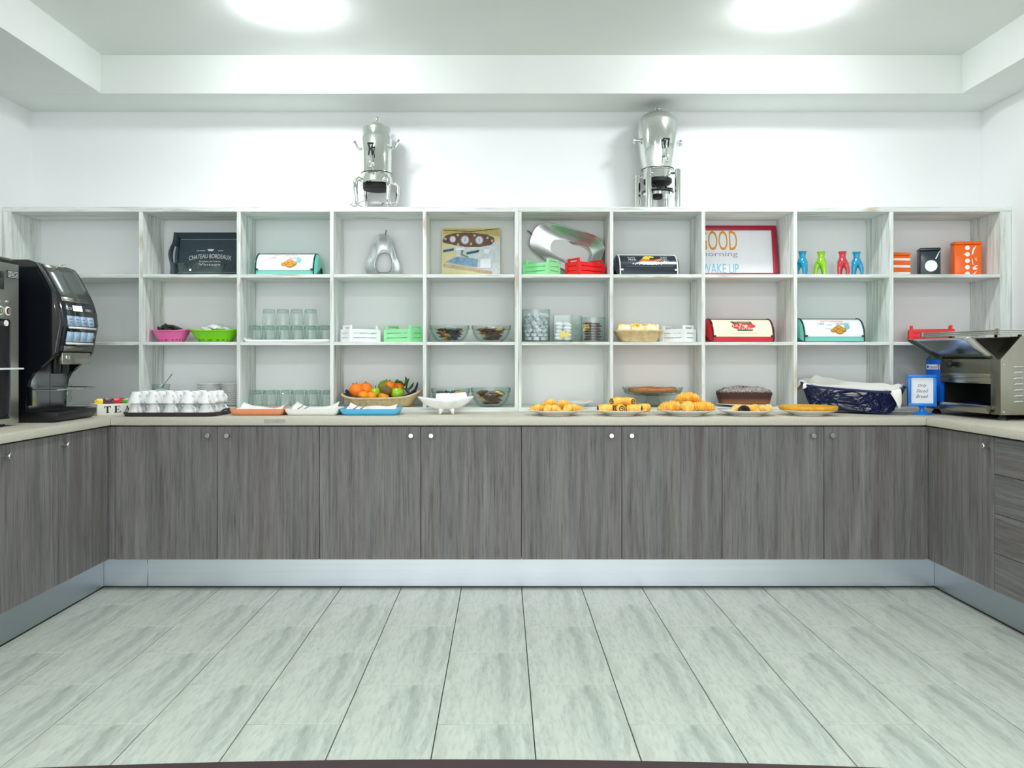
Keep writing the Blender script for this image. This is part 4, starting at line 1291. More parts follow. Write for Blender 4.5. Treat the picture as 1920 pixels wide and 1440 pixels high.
vase('lime green tripod vase', 1539.5, 4.31, vg, RAD(-74))
vase('coral red tripod vase', 1579.5, 4.305, vr, RAD(-30))
vase('turquoise tripod vase next to the coral red one', 1606, 4.325, vb, RAD(-30))

def tin(lab, loc, w, d, h, m, rz, deco):
    t = thing('storage_tin', lab, 'tin', loc, rz=rz, group='storage tins on the upper shelf')
    MB().box(-w / 2, w / 2, -d / 2, d / 2, 0, h - .018, .006, 3).build('body', m, t)
    MB().box(-w / 2 - .001, w / 2 + .001, -d / 2 - .001, d / 2 + .001, h - .0175, h, .006, 3).build('lid', m, t)
    deco(t, w, d, h)
def deco_stripes(t, w, d, h):
    for k in range(3):
        z = .004 + k * h * .30
        MB().box(-w / 2 - .0009, w / 2 + .0009, -d / 2 - .0009, d / 2 + .0009, z, z + h * .145, .006, 3).build('white_band', M['white_enamel'], t)
def deco_oval(t, w, d, h):
    f = lambda u, v: (u, -d / 2 - .0008, v)
    MB().disc((.004, h * .36), w * .30, h * .20, 30, f).build('oval_print', M['white_enamel'], t, smooth=False)
    MB().poly([(w * .22, h * .60), (w * .42, h * .86), (w * .45, h * .86), (w * .29, h * .60)], f).build('spoon_print', M['ink_white'], t, smooth=False)
def deco_dots(t, w, d, h):
    f = lambda u, v: (u, -d / 2 - .0008, v); f2 = lambda u, v: (u, -d / 2 - .0013, v)
    for k in range(5):
        z = h * (.07 + .185 * k)
        MB().disc((-.004, z), .0125, .0125, 20, f).build('dot_print', M['white_enamel'], t, smooth=False)
    for p in ([(.022, .150), (.042, .170), (.030, .140), (.024, .118), (.017, .118)], [(.018, .10), (.024, .085), (.026, .062), (.020, .07)], [(.022, .045), (.034, .058), (.050, .060), (.036, .048), (.052, .040), (.026, .034)], [(.024, .012), (.044, .030), (.036, .012)], [(-.026, .124), (-.016, .116), (-.016, .124)]):
        MB().poly(p, f).build('swirl_print', M['ink_white'], t, smooth=False)
    for x, z in ((.040, .100), (.043, .088), (.036, .094)): MB().disc((x, z), .0028, .0028, 10, f).build('drop_print', M['ink_white'], t, smooth=False)
om = mat('orange_enamel', (250, 106, 10), .2, var=.03)
tin('orange and white striped tin standing next to the black tin', (X(1683, 4.35), 4.35, Z2), .098, .085, .128, om, RAD(6), deco_stripes)
tin('black tin with a white oval on its front', (X(1741, 4.36), 4.36, Z2), .105, .07, .157, M['bread_black'], RAD(-14), deco_oval)
tin('tall orange tin with a column of white dots', (X(1811, 4.36), 4.36, Z2), .142, .06, .193, om, RAD(-9), deco_dots)

G = 'small slatted wooden crates'
mg = mat('mint_green_paint', (156, 238, 170), .5, var=.03); mg2 = mg
mr_ = mat('bright_red_paint', (240, 30, 36), .45, var=.03); mw = mat('white_crate_paint', (246, 248, 248), .5, var=.01)
crate('mint green crate beside the red crate in front of the large pear dish', (X(1015, 4.325), 4.325, Z2), .170, .110, .066, mg, RAD(-38))
crate('red crate beside the mint green crate in front of the large pear dish', (X(1097, 4.325), 4.325, Z2), .192, .106, .070, mr_, RAD(36))

# ------------------------------------------------------------------ middle shelf
def plastic_basket(lab, loc, a, b, h, m):
    t = thing('plastic_basket', lab, 'basket', loc, group='coloured plastic baskets')
    NU = 72
    def fn(u, v):
        th = 2 * pi * u
        s = lerp(.62, .97, v ** .9) * (1 + .010 * (1 if round(u * NU) % 2 else -1) * (1 if .05 < v < .9 else 0))
        x, y = se(th, a * s, b * s, 2.6)
        return (x, y, .002 + v * (h - .005 + .004 * cos(2 * th)))
    mb = MB(); mb.grid(fn, NU, 10, cu=True, skip=lambda i, j: j == 1 and i % 4 in (0, 1))
    mb.build('wall', m, t, angle=30, solid=.0022)
    mb = MB(); mb.tube([(*se(2 * pi * k / NU, a, b, 2.6), h - .003 + .004 * cos(4 * pi * k / NU)) for k in range(NU)], .0042, 8, closed=True); mb.build('rim', m, t)
    mb = MB(); mb.prism([se(2 * pi * k / NU, a * .63, b * .63, 2.6) for k in range(NU)], .0004, .003, 'z'); mb.build('bottom', m, t)
px_ = X(322, 4.345)
plastic_basket('pink plastic basket of dark wrapped snacks', (px_, 4.345, Z1), .101, .075, .068, mat('pink_plastic', (232, 112, 172), .4, var=.03))
gx_ = X(404, 4.345)
plastic_basket('lime green plastic basket of clear wrapped packets', (gx_, 4.345, Z1), .137, .085, .068, mat('lime_plastic', (130, 214, 10), .35, var=.03))
pk_dark = two_tone('dark_orange_wrapper', (34, 32, 36), (220, 140, 60), 34, .60, .63, .25)
for k in range(7):
    a = 2 * pi * k / 5
    r = .036 if k < 5 else .020 * (1 if k == 6 else -1)
    packet('pinkdark', (.066, .048, .018), pk_dark, (px_ + (r * cos(a) * 1.35 if k < 5 else r), 4.345 + (r * sin(a) * .8 if k < 5 else 0), Z1 + (.064 if k < 5 else .082)), (RAD(34 * sin(a + 1)), RAD(26 * cos(a)), a), 'dark wrapped snack packet heaped in the pink basket', 'snack packets in the pink basket')
pk_clear = glass('clear_wrapper', (.95, .97, .96), (.75, .80, .78))
pk_clear2 = two_tone('pale_wrapper', (236, 240, 240), (206, 222, 206), 50, .45, .55, .15)
for k in range(7):
    a = 2 * pi * k / 6
    r = .046 if k < 6 else 0
    packet('greenpale', (.070, .052, .024), pk_clear2, (gx_ + r * cos(a) * 1.4, 4.345 + r * sin(a) * .7, Z1 + (.067 if k < 6 else .084)), (RAD(26 * sin(a + 1)), RAD(20 * cos(2 * a)), a), 'pale clear-wrapped packet heaped in the lime green basket', 'packets in the green basket')

# drinking glasses upside down
def glasses():
    proto = tumbler_proto(); first = [True]
    tx0, tx1 = -1.410, -.935
    t = thing('serving_tray', 'white plastic tray with turned-up corners under the upside-down glasses', 'tray', ((tx0 + tx1) / 2, 4.352, Z1))
    a, b = (tx1 - tx0) / 2, .098
    def fn(u, v):
        th = 2 * pi * u
        s = [.955, .975, 1.0, 1.0][round(v * 3)]
        x, y = se(th, a * s, b * s, 12)
        lift = .008 + .012 * (abs(cos(th)) ** 3 if cos(th) < 0 else .2)
        return (x, y, [.0015, .002, .004 + lift * .4, .004 + lift][round(v * 3)])
    mb = MB(); mb.grid(fn, 64, 3, cu=True); mb.f([mb.v(fn(k / 64, 0)) for k in range(64)]); bmesh.ops.remove_doubles(mb.bm, verts=mb.bm.verts, dist=.0003)
    mb.build('sheet', M['white_plastic'], t, angle=60, solid=.0015)
    ords = ['first', 'second', 'third', 'fourth', 'fifth', 'sixth']
    def put(px, y, z, lab, grp):
        loc = (X(px, y), y, z)
        if first[0]:
            first[0] = False
            proto.location = loc; tag(proto, lab, 'glass', grp)
        else: dup(proto, loc, 0, lab, grp)
    for r, y in enumerate((4.302, 4.392)):
        for k in range(6):
            px = 477.5 + 26.1 * k
            xw = X(px, 4.302) + (0.0 if r == 0 else -.004)
            put(VPX + xw * FPX / y, y, Z1 + .0026, 'upside-down tumbler on the white tray, %s row, %s from the side panel' % (('front', 'rear')[r], ords[k]), 'upside-down glasses on the middle shelf')
    for k, px in enumerate((504.5, 530.5, 556, 582.5)):
        put(px, 4.302, Z1 + .0026 + .0885, 'upside-down tumbler standing on the lower glasses, %s of the four in the top layer' % ords[k], 'upside-down glasses on the middle shelf')
    for r, y in enumerate((4.300, 4.386)):
        for k in range(6):
            px = 478.5 + 26.3 * k
            xw = X(px, 4.300)
            put(VPX + xw * FPX / y, y, ZB + .0003, 'upside-down tumbler on the lowest shelf, %s row, %s from the saucers' % (('front', 'rear')[r], ords[k]), 'upside-down glasses on the lowest shelf')
glasses()

crate('white crate next to the mint green crate on the middle shelf', (X(676, 4.345), 4.345, Z1), .185, .105, .070, mw, RAD(38))
crate('mint green crate next to the white crate on the middle shelf', (X(757, 4.345), 4.345, Z1), .195, .105, .070, mg, RAD(-36))
pk_white = two_tone('white_blue_sachet', (240, 244, 248), (170, 200, 226), 50, .55, .6, .35)
for i, (px, nm) in enumerate(((676, 'white crate next to the mint green crate'), (757, 'mint green crate on the middle shelf'))):
    for k in range(4):
        packet('sach', (.055, .035, .008), pk_white, (X(px, 4.345) + (.030 * k - .045) * cos(RAD(38 if i == 0 else -36)), 4.345 + (.030 * k - .045) * sin(RAD(38 if i == 0 else -36)), Z1 + .034 + .002 * k), (RAD(78), 0, RAD(20 if i else 70)), 'white sachet standing in the ' + nm, 'white sachets in the crates', 'sachet')

def fill_bowl(cx, cy, z0, R, h, mats, key, layers, nper, tag_, size=(.054, .042, .016)):
    """packets laid in rings, layer on layer"""
    n = 0
    for L_ in range(layers):
        z = z0 + .018 + L_ * (h - .020) / layers
        rr = R * (.13 + .40 * (L_ + 1) / layers)
        for k in range(nper[L_]):
            a = 2 * pi * k / nper[L_] + L_ * .9 + .3
            kk = (n * 7 + L_) % len(mats)
            m, nm = mats[kk]
            packet(key + nm, size, m, (cx + rr * cos(a) * .93, cy + rr * sin(a) * .93, z + random.uniform(0, .003)), (RAD(random.uniform(-20, 20) if L_ else random.uniform(-8, 8)), RAD(random.uniform(-20, 20) if L_ else random.uniform(-8, 8)), a + random.uniform(-.6, .6)), '%s packet in the %s' % (nm, tag_), 'packets in the ' + tag_)
            n += 1
pk_black = two_tone('black_wrapper', (38, 42, 50), (70, 76, 86), 60, .56, .62, .25)
pk_yel = two_tone('yellow_red_wrapper', (246, 214, 60), (214, 50, 40), 40, .55, .58, .3, (250, 236, 140))
pk_brown = two_tone('brown_biscuit_wrapper', (112, 66, 50), (86, 48, 38), 60, .5, .56, .3, (150, 104, 80))
pk_pale = two_tone('pale_yellow_wrapper', (248, 222, 130), (240, 180, 70), 40, .5, .58, .3, (250, 240, 200))
bowls = [(843, Z1, 4.325, 'glass bowl of black packets on the middle shelf', [(pk_black, 'black'), (pk_black, 'black'), (pk_yel, 'yellow and red'), (pk_black, 'black')], .110, .092, (5, 7, 8)),
         (921, Z1, 4.325, 'glass bowl of brown packets on the middle shelf', [(pk_brown, 'brown'), (pk_brown, 'brown'), (pk_brown, 'brown'), (pk_pale, 'pale yellow')], .109, .092, (6, 8, 9)),
         (845, ZB, 4.325, 'glass bowl of black packets behind the white pointed dish', [(pk_black, 'black'), (pk_black, 'black'), (pk_black, 'black'), (pk_yel, 'yellow and red')], .108, .100, (5, 7, 8)),
         (920, ZB, 4.320, 'glass bowl of brown packets on the lowest shelf', [(pk_brown, 'brown'), (pk_brown, 'brown'), (pk_brown, 'brown'), (pk_pale, 'pale yellow')], .110, .104, (6, 8, 9))]
for i, (px, z, y, lab, ms, R, h, npr) in enumerate(bowls):
    glass_bowl('clear ' + lab, at(px, y, z), R, h, 'clear glass bowls of packets')
    fill_bowl(X(px, y), y, z, R, h * .94, ms, 'bw%d' % (i % 2), 4, (4, 6, 7, 7), lab)

# glass jars
def jar_round(lab, px, y, r, h):
    t = thing('glass_jar', lab, 'jar', at(px, y, Z1), group='open glass jars')
    MB().lathe([(0, 0), (r - .004, 0), (r, .004), (r, h), (r - .003, h), (r - .003, .008), (0, .006)], 40).build('wall', M['glass'], t, angle=40)
    MB().tube([(r * .985 * cos(2 * pi * k / 44), r * .985 * sin(2 * pi * k / 44), h) for k in range(44)], .0016, 6, closed=True).build('rim', M['glass_thick'], t)
    return X(px, y)
cream = mat('white_tub_plastic', (216, 224, 230), .35, var=.05)
r = .077; cy_ = 4.325
cx_ = jar_round('tall round glass jar full of little white creamer tubs', 1005, cy_, r, .178)
proto = MB().lathe([(0, 0), (.0135, 0), (.0165, .015), (.0185, .0155), (.0185, .017), (0, .0172)], 14).build('creamer_tub', cream)
n = 0
for L_ in range(7):
    z = .010 + .0205 * L_
    for ring_, cnt in ((.050, 8), (.017, 2)):
        if L_ == 6 and ring_ > .05: cnt = 6
        for k in range(cnt):
            a = 2 * pi * k / cnt + L_ * .5
            o = proto if n == 0 else copy_one(proto)
            tl = 0 if L_ < 2 else random.uniform(-.75, .75)
            o.location = (cx_ + ring_ * cos(a), cy_ + ring_ * sin(a), Z1 + z + (.004 if L_ > 1 else 0))
            o.rotation_euler = (tl, random.uniform(-.6, .6) if L_ > 1 else (pi if k % 2 else 0) * 0, a)
            tag(o, 'little white creamer tub in the tall round glass jar', 'creamer', 'creamer tubs in the jar')
            n += 1
def vase_square(lab, px, y, s, h, rz):
    t = thing('glass_jar', lab, 'jar', at(px, y, Z1), group='open glass jars', rz=rz)
    q = s / 2
    MB().box(-q, q, -q, q, 0, .010, .001).build('base', M['glass_thick'], t)
    for k in range(4):
        a = pi / 2 * k
        mb = MB(); mb.M = Matrix.Rotation(a, 4, 'Z'); mb.box(-q + .0005, q - .005, -q, -q + .0045, .0102, h, .0006, 1); mb.build('pane', M['glass'], t)
    return X(px, y)
sx_ = vase_square('square glass jar of white sugar sachets with one yellow packet', 1055, 4.325, .104, .150, RAD(0))
vase_square('narrow empty square glass jar standing behind the sachet jar', 1079, 4.405, .062, .152, RAD(10))
sach = mat('white_sachet_paper', (246, 248, 250), .5, var=.03)
n = 0
for L_ in range(5):
    for k in range(4):
        z = Z1 + .019 + .0195 * L_
        packet('sugar', (.048, .038, .021), sach, (sx_ + (-.022 if k % 2 else .022), 4.325 + (-.022 if k < 2 else .022), z + .002 * (k % 2)), (RAD(random.uniform(-12, 12)), RAD(random.uniform(-10, 10)), RAD(random.choice((0, 90, 12, 80)))), 'white sugar sachet in the square glass jar', 'sugar sachets in the square jar', 'sachet')
packet('sugy', (.050, .036, .004), two_tone('yellow_floral_packet', (250, 216, 40), (90, 100, 120), 60, .60, .63, .4), (sx_ + .006, 4.325 - .0450, Z1 + .042), (RAD(88), 0, 0), 'yellow printed packet against the pane of the square glass jar', None, 'sachet')
bx_ = jar_round('round glass jar of dark brown biscuit packets', 1112, 4.325, .0675, .135)
bis = two_tone('dark_biscuit', (110, 54, 34), (84, 40, 28), 70, .45, .6, .4, (150, 84, 50))
for L_ in range(7):
    for k in range(2):
        packet('bisc', (.058, .046, .012), bis, (bx_ + .004 * (L_ % 2) + (.019 if k else -.027), 4.325 + (.019 if k else -.020), Z1 + .016 + .0145 * L_), (RAD(random.uniform(-4, 4)), RAD(random.uniform(-4, 4)), RAD(random.uniform(60, 110))), 'brown biscuit packet stacked in the round glass jar', 'biscuit packets in the round jar', 'biscuit_packet')
packet('bisy', (.046, .030, .004), pk_pale, (bx_ - .045, 4.325 - .035, Z1 + .080), (RAD(86), RAD(-24), RAD(-42)), 'yellow packet against the glass of the biscuit jar', None, 'biscuit_packet')

# wicker -----------------------------------------------------------------
def wicker(lab, loc, a, b, h, base, rz, rimz, n=5.0, nv=11, NU=120, group='wicker baskets', m=None):
    t = thing('wicker_basket', lab, 'basket', loc, rz=rz, group=group)
    def fn(u, v):
        i = round(u * NU); j = round(v * nv)
        s = lerp(base, 1.0, v)
        wv = 1 + .016 * (1 if ((i // 2 + j) % 2) else -1)
        th = 2 * pi * u
        x, y = se(th, a * s * wv, b * s * wv, n)
        return (x, y, .002 + v * (h + rimz(th)) * 1.0)
    mb = MB(); mb.grid(fn, NU, nv, cu=True); mb.build('weave', m or M['wicker'], t, angle=80, solid=.003)
    mb = MB(); mb.tube([(*se(2 * pi * k / 80, a * 1.01, b * 1.01, n), .002 + h + rimz(2 * pi * k / 80)) for k in range(80)], .0062, 8, closed=True); mb.build('rim', m or M['wicker'], t)
    mb = MB(); mb.prism([se(2 * pi * k / 48, a * base, b * base, n) for k in range(48)], .0003, .005, 'z'); mb.build('bottom', m or M['wicker'], t)
    return t
wicker('pale wicker bread basket of yellow and white packets on the middle shelf', at(1196, 4.330, Z1), .128, .078, .058, .74, 0, lambda th: 0.0)
pk_toast = two_tone('yellow_white_wrapper', (250, 240, 200), (250, 204, 40), 26, .54, .60, .3, (220, 70, 40))
for k in range(5):
    packet('toast', (.080, .062, .015), pk_toast, (X(1196, 4.33) - .072 + .036 * k, 4.33 + .012 * (k % 2) - .012, Z1 + .070 + .003 * (k % 2)), (RAD(66), RAD(random.uniform(-12, 12)), RAD(random.uniform(-14, 14))), 'yellow and white rusk packet standing in the wicker bread basket', 'rusk packets in the bread basket', 'rusk_packet')
crate('white crate beside the wicker bread basket', (X(1271, 4.345), 4.345, Z1), .158, .110, .070, mw, RAD(-46))
for k in range(3):
    packet('sach', (.055, .035, .008), pk_white, (X(1274, 4.345) + (.034 * k - .034) * cos(RAD(-46)), 4.345 + (.034 * k - .034) * sin(RAD(-46)), Z1 + .050), (RAD(70), 0, RAD(10)), 'white and blue sachet standing in the crate beside the bread basket', 'sachets in the white crate by the bread basket', 'sachet')
crate('red crate alone on the middle shelf above the toaster', (X(1745, 4.345), 4.345, Z1), .217, .115, .070, mr_, RAD(-25))
# ------------------------------------------------------------------ fruit basket
def fruit_basket():
    y = 4.335
    cx = X(716, y)
    rim = lambda th: .030 * abs(cos(th)) ** 2.2 + .010 * cos(th)
    wicker('boat-shaped wicker basket of mixed fruit on the lowest shelf', (cx, y, ZB), .212, .108, .046, .74, RAD(4), rim, 4.0)
    t = 0
    # navy cloth lining the basket
    def cl(u, v):
        th = 2 * pi * u
        s = lerp(.70, 1.0, v)
        x, yy = se(th, .198 * s, .096 * s, 4)
        up = .022 * abs(cos(th)) ** 3 + (.058 * math.exp(-((th - 2.35) / .22) ** 2)) + .030 * math.exp(-((th - .35) / .3) ** 2)
        return (x, yy, .010 + v * (.046 + rim(th) * .8 + up * v - .004) + .004 * sin(9 * th) * v)
    mb = MB(); mb.grid(cl, 90, 8, cu=True)
    tag(mb.build('cloth', M['navy'], loc=(cx, y, ZB), rot=(0, 0, RAD(4)), angle=80, solid=.002), 'navy blue cloth lining the wicker fruit basket', 'cloth')
    org = mat('orange_peel', (252, 140, 16), .45, scale=220, rgb2=(244, 116, 4), bmp=.4)
    man = mat('mandarin_peel', (255, 166, 24), .42, scale=220, rgb2=(250, 140, 10), bmp=.4)
    app = mat('green_apple_skin', (176, 220, 40), .25, scale=12, rgb2=(150, 200, 30), coat=.3)
    mng = mat('mango_skin', (120, 176, 30), .35, scale=9, rgb2=(168, 170, 30))
    kiw = mat('kiwi_skin', (128, 104, 56), .8, scale=120, rgb2=(104, 84, 46), bmp=.4)
    stem = mat('brown_stem', (90, 70, 40), .7)
    def fruit(name, lab, px, py, d, r, m, cat, group=None, rot=None, dim=0.0, st=False):
        D = y + d
        p = (X(px, D), D, Z(py, D))
        tt = thing(name, lab, cat, p, group=group)
        MB().ball((0, 0, 0), r, 22, 14, rot, dim).build('flesh', m, tt, angle=80)
        rz_ = r[2] if isinstance(r, tuple) else r
        MB().lathe([(0, 0), (.003, 0), (.0022, .006 if not st else .014), (0, .006 if not st else .0145)], 8, c=(0, 0, rz_ * (.86 if dim else .985))).build('stem', stem, tt)
        return tt
    fruit('orange', 'large orange at the left end of the fruit basket', 668, 732.5, -.03, .041, org, 'fruit', 'oranges in the fruit basket')
    fruit('orange', 'large orange beside the other, nearer the middle of the fruit basket', 686, 729.5, -.008, .037, org, 'fruit', 'oranges in the fruit basket')
    fruit('mandarin', 'mandarin at the front rim of the fruit basket, below the two large oranges', 681, 742, -.052, (.030, .030, .026), man, 'fruit', 'mandarins in the fruit basket')
    fruit('mandarin', 'mandarin at the front rim of the fruit basket, below the first green apple', 696.5, 743, -.056, (.030, .030, .026), man, 'fruit', 'mandarins in the fruit basket')
    fruit('mandarin', 'mandarin at the front rim of the fruit basket, below the kiwi', 719.5, 744, -.052, (.030, .030, .025), man, 'fruit', 'mandarins in the fruit basket')
    fruit('apple', 'green apple in the middle of the fruit basket beside the kiwi', 704, 737.5, -.006, (.036, .036, .033), app, 'fruit', 'green apples in the fruit basket', dim=.12, st=True)
    fruit('apple', 'green apple in front of the orange with leaves in the fruit basket', 745, 737.5, -.030, (.037, .037, .034), app, 'fruit', 'green apples in the fruit basket', dim=.12, st=True)
    fruit('mango', 'green mango on top of the fruit basket', 725, 727, .028, (.050, .040, .042), mng, 'fruit', rot=Euler((0, RAD(20), 0)))
    fruit('kiwi', 'brown kiwi in front of the mango', 723.5, 731.5, -.056, (.036, .026, .025), kiw, 'fruit', rot=Euler((0, RAD(14), 0)))
    fruit('orange', 'small orange between the mango and the leafy one', 731, 724, -.012, .029, org, 'fruit', 'oranges in the fruit basket')
    o = fruit('orange', 'orange with green leaves in the fruit basket', 747, 727.5, .018, .031, org, 'fruit', 'oranges in the fruit basket')
    lf = mat('citrus_leaf', (60, 112, 30), .4, scale=30, rgb2=(40, 84, 24))
    def leaf(p, q, bend, w):
        p, q = Vector(p), Vector(q); d = q - p
        side = d.cross(Vector((0, 1, .2))).normalized()
        def fn(u, v):
            s = (v - .5) * 2 * w * sin(pi * min(1, u * .97 + .03)) ** .8
            return p + d * u + Vector(bend) * sin(pi * u) + side * s + Vector((0, -.006 * (1 - abs(2 * v - 1)), 0))
        MB().grid(fn, 10, 4).build('leaf', lf, o, angle=80, solid=.0008)
    for p, q, bd, w_ in (((-.005, 0, .020), (.035, -.012, .014), (0, 0, .014), .010), ((.030, -.01, .008), (.040, -.01, .066), (.010, 0, 0), .008), ((.034, -.01, .0), (.058, -.02, -.032), (.008, 0, .004), .011), ((.046, -.01, -.004), (.062, -.01, .056), (-.006, 0, 0), .006), ((.052, -.01, -.01), (.086, -.01, .034), (.004, 0, -.004), .006), ((-.02, -.01, .03), (.01, -.01, .036), (0, 0, .006), .009)):
        leaf(p, q, bd, w_)
fruit_basket()

# ------------------------------------------------------------------ pastries on the worktop
def pile(px, D, lab, r, items):
    plate(lab, at(px, D, ZK), r, .028, 'white plates of pastry on the worktop')
GP = 'croissants on the %s plate'
# plate 1: small croissants
PD = 4.0
plate('white plate heaped with small croissants, first plate after the shelving joint', at(1042, PD, ZK), .143, .028, 'white plates of pastry on the worktop')
cz = None
def place(proto_fn, key, m, name, lab, cat, group, px, D, z, rz, rx=0, ry=0, _c={}):
    if key not in _c: o = proto_fn().build(name, m, angle=70); _c[key] = o
    else: o = copy_one(_c[key])
    o.location = (X(px, D), D, z); o.rotation_euler = (rx, ry, rz)
    return tag(o, lab, cat, group)
ords = ['first', 'second', 'third', 'fourth', 'fifth', 'sixth', 'seventh', 'eighth']
small = lambda: croissant_mb(.078, .0215, .5, 5)
for k, (px, d, dz, rz) in enumerate(((1007, -.03, .017, 20), (1025, -.055, .015, 80), (1042, -.06, .015, -60), (1062, -.055, .015, 75), (1078, -.03, .017, -20), (1050, .05, .017, 10), (1030, .03, .040, 30), (1020, .055, .018, 120))):
    place(small, 'cs', M['pastry'], 'croissant', 'small golden croissant on the first plate, %s of eight' % ords[k], 'pastry', 'small croissants on the first plate', px, PD + d, ZK + dz, RAD(rz))
place(small, 'cs', M['pastry'], 'croissant', 'small golden croissant on top between the others of the first plate', 'pastry', 'small croissants on the first plate', 1058, PD + .0, ZK + .036, RAD(-35))
plate('white plate of flat pastries on the lowest shelf behind the heap of small croissants', at(1080, 4.345, ZB), .105, .028, 'white plates of pastry on the worktop')
flat = lambda: MB().lathe([(0, 0), (.022, 0), (.030, .004), (.028, .010), (.015, .013), (0, .012)], 18, sx=1.3)
for k, (px, d) in enumerate(((1062, -.02), (1084, -.04), (1096, .01))):
    place(flat, 'fl', M['pastry_light'], 'flat_pastry', 'flat pastry on the rear plate behind the small croissants, %s of three' % ords[k], 'pastry', 'flat pastries on the rear plate', px, 4.345 + d, ZB + .0125, RAD(30 * k))
# plate 2: rolls with chocolate
plate('white plate of rolled chocolate pastries, second plate after the shelving joint', at(1163.5, PD, ZK), .136, .028, 'white plates of pastry on the worktop')
def roll(lab, px, D, z, rz, _c=[None]):
    if _c[0] is None:
        t = thing('chocolate_roll', lab, 'pastry')
        roll_mb(.072, .0225).build('dough', M['pastry'], t, angle=60)
        for sg in (-1, 1):
            mb = MB()
            pts = [(sg * (.0358 + .0006), (.003 + .0026 * a_) * cos(a_ * 1.9), .0225 + (.003 + .0026 * a_) * sin(a_ * 1.9)) for a_ in [q * .25 for q in range(22)]]
            mb.tube(pts, .0022, 6); mb.build('chocolate_spiral', M['chocolate'], t)
        _c[0] = t
    else: t = dup(_c[0], (0, 0, 0))
    t.location = (X(px, D), D, z); t.rotation_euler = (0, 0, rz)
    tag(t, lab, 'pastry', 'chocolate rolls on the second plate')
for k, (px, d, dz, rz) in enumerate(((1134, -.035, .013, 8), (1164, -.062, .0145, 88), (1190, -.045, .013, -24), (1206, -.0, .014, 30), (1150, .03, .013, 60), (1178, .035, .014, -60), (1157, -.008, .047, 30), (1177, .0, .046, -50))):
    roll('rolled chocolate pastry on the second plate, %s of eight' % ords[k], px, PD + d, ZK + dz, RAD(rz))
# plate 3: large croissants
plate('white plate of large croissants in front of the glass cake stand', at(1286.5, PD, ZK), .147, .028, 'white plates of pastry on the worktop')
big = lambda: croissant_mb(.128, .030, .35, 6)
for k, (px, d, dz, rz, ry) in enumerate(((1257, -.035, .019, 4, 0), (1287, -.066, .017, 86, 0), (1317, -.035, .019, -8, 0), (1270, .055, .0165, 25, 0), (1308, .055, .0165, -28, 0), (1290, .0, .0625, -6, 3))):
    place(big, 'cb', M['pastry'], 'croissant', 'large golden croissant on the plate before the cake stand, %s of six' % ords[k], 'pastry', 'large croissants on the third plate', px, PD + d, ZK + dz, RAD(rz), ry=RAD(ry))
# plate 4: cut puff pastry
plate('white plate of cut puff pastries with chocolate in front of the chocolate loaf', at(1398.5, PD, ZK), .146, .028, 'white plates of pastry on the worktop')
puff = lambda: croissant_mb(.062, .019, .15, 9)
for k, (px, d, rz, m, nm) in enumerate(((1380, -.03, 40, M['pastry_light'], 'pale'), (1395, -.06, 10, M['chocolate'], 'chocolate'), (1401, -.02, 70, M['pastry_light'], 'pale'), (1413, -.05, -60, M['pastry'], 'golden'), (1428, -.025, 10, M['pastry_light'], 'pale'), (1440, .0, 60, M['pastry_light'], 'pale'), (1415, .045, 20, M['pastry'], 'golden'), (1388, .04, -30, M['pastry_light'], 'pale'))):
    place(puff, 'pf' + nm, m, 'puff_pastry', '%s cut puff pastry on the plate before the chocolate loaf, %s of eight' % (nm, ords[k]), 'pastry', 'puff pastries on the fourth plate', px, PD + d, ZK + (.016 if nm != 'chocolate' else .016), RAD(rz))
# plate 5: flat yellow tart
plate('white plate under the flat yellow tart, last plate before the blue basket', at(1515, PD, ZK), .139, .028, 'white plates of pastry on the worktop')
mb = MB()
mb.lathe([(0, .0), (.128, 0), (.141, .005), (.144, .013), (.141, .020), (.132, .0195), (.122, .015), (0, .0165)], 60)
for v_ in mb.bm.verts:
    a_ = atan2(v_.co.y, v_.co.x); q_ = 1 + .006 * sin(17 * a_) + .005 * sin(9 * a_ + 1)
    v_.co.x *= q_; v_.co.y *= q_
tag(mb.build('tart', mat('yellow_tart_crust', (248, 190, 40), .5, scale=60, rgb2=(226, 146, 26), bmp=.4), loc=at(1515, PD, ZK + .0272), angle=60), 'flat round yellow tart on the last plate before the blue basket', 'tart')

# cake stand -------------------------------------------------------------
t = thing('cake_stand', 'green-tinted pressed glass cake stand carrying a brown tart', 'cake stand', at(1223.5, 4.345, ZB))
MB().lathe([(0, .0), (.062, .0), (.066, .003), (.056, .012), (.036, .030), (.029, .046), (.032, .056), (.050, .064), (0, .066)], 40).build('foot', M['glass_thick'], t, angle=45)
mb = MB()
def cs(u, v):
    th = 2 * pi * u; sc = .5 + .5 * cos(18 * th)
    prof_ = [(.0, .063), (.06, .0615), (.115, .0635), (.148, .0700), (.158, .082), (.164, .098), (.160, .1005), (.150, .086), (.143, .0775), (.110, .0735), (.0, .0725)]
    r_, z_ = prof_[round(v * 10)]
    if round(v * 10) in (5, 6): z_ += .006 * sc; r_ += .003 * sc
    return (r_ * cos(th), r_ * sin(th), z_)
mb.grid(cs, 108, 10, cu=True); mb.build('plate', M['glass_thick'], t, angle=45)
for k in range(18):
    a_ = 2 * pi * k / 18
    MB().ball((.1515 * cos(a_), .1515 * sin(a_), .080), (.006, .006, .009), 8, 6).build('pressed_lobe', M['glass_thick'], t)
mb = MB(); mb.lathe([(0, 0), (.126, 0), (.134, .006), (.136, .017), (.130, .025), (.120, .022), (.08, .0195), (0, .017)], 56)
for v_ in mb.bm.verts:
    a_ = atan2(v_.co.y, v_.co.x); q_ = 1 + .01 * sin(13 * a_); v_.co.x *= q_; v_.co.y *= q_; v_.co.z *= 1 + .12 * sin(5 * a_)
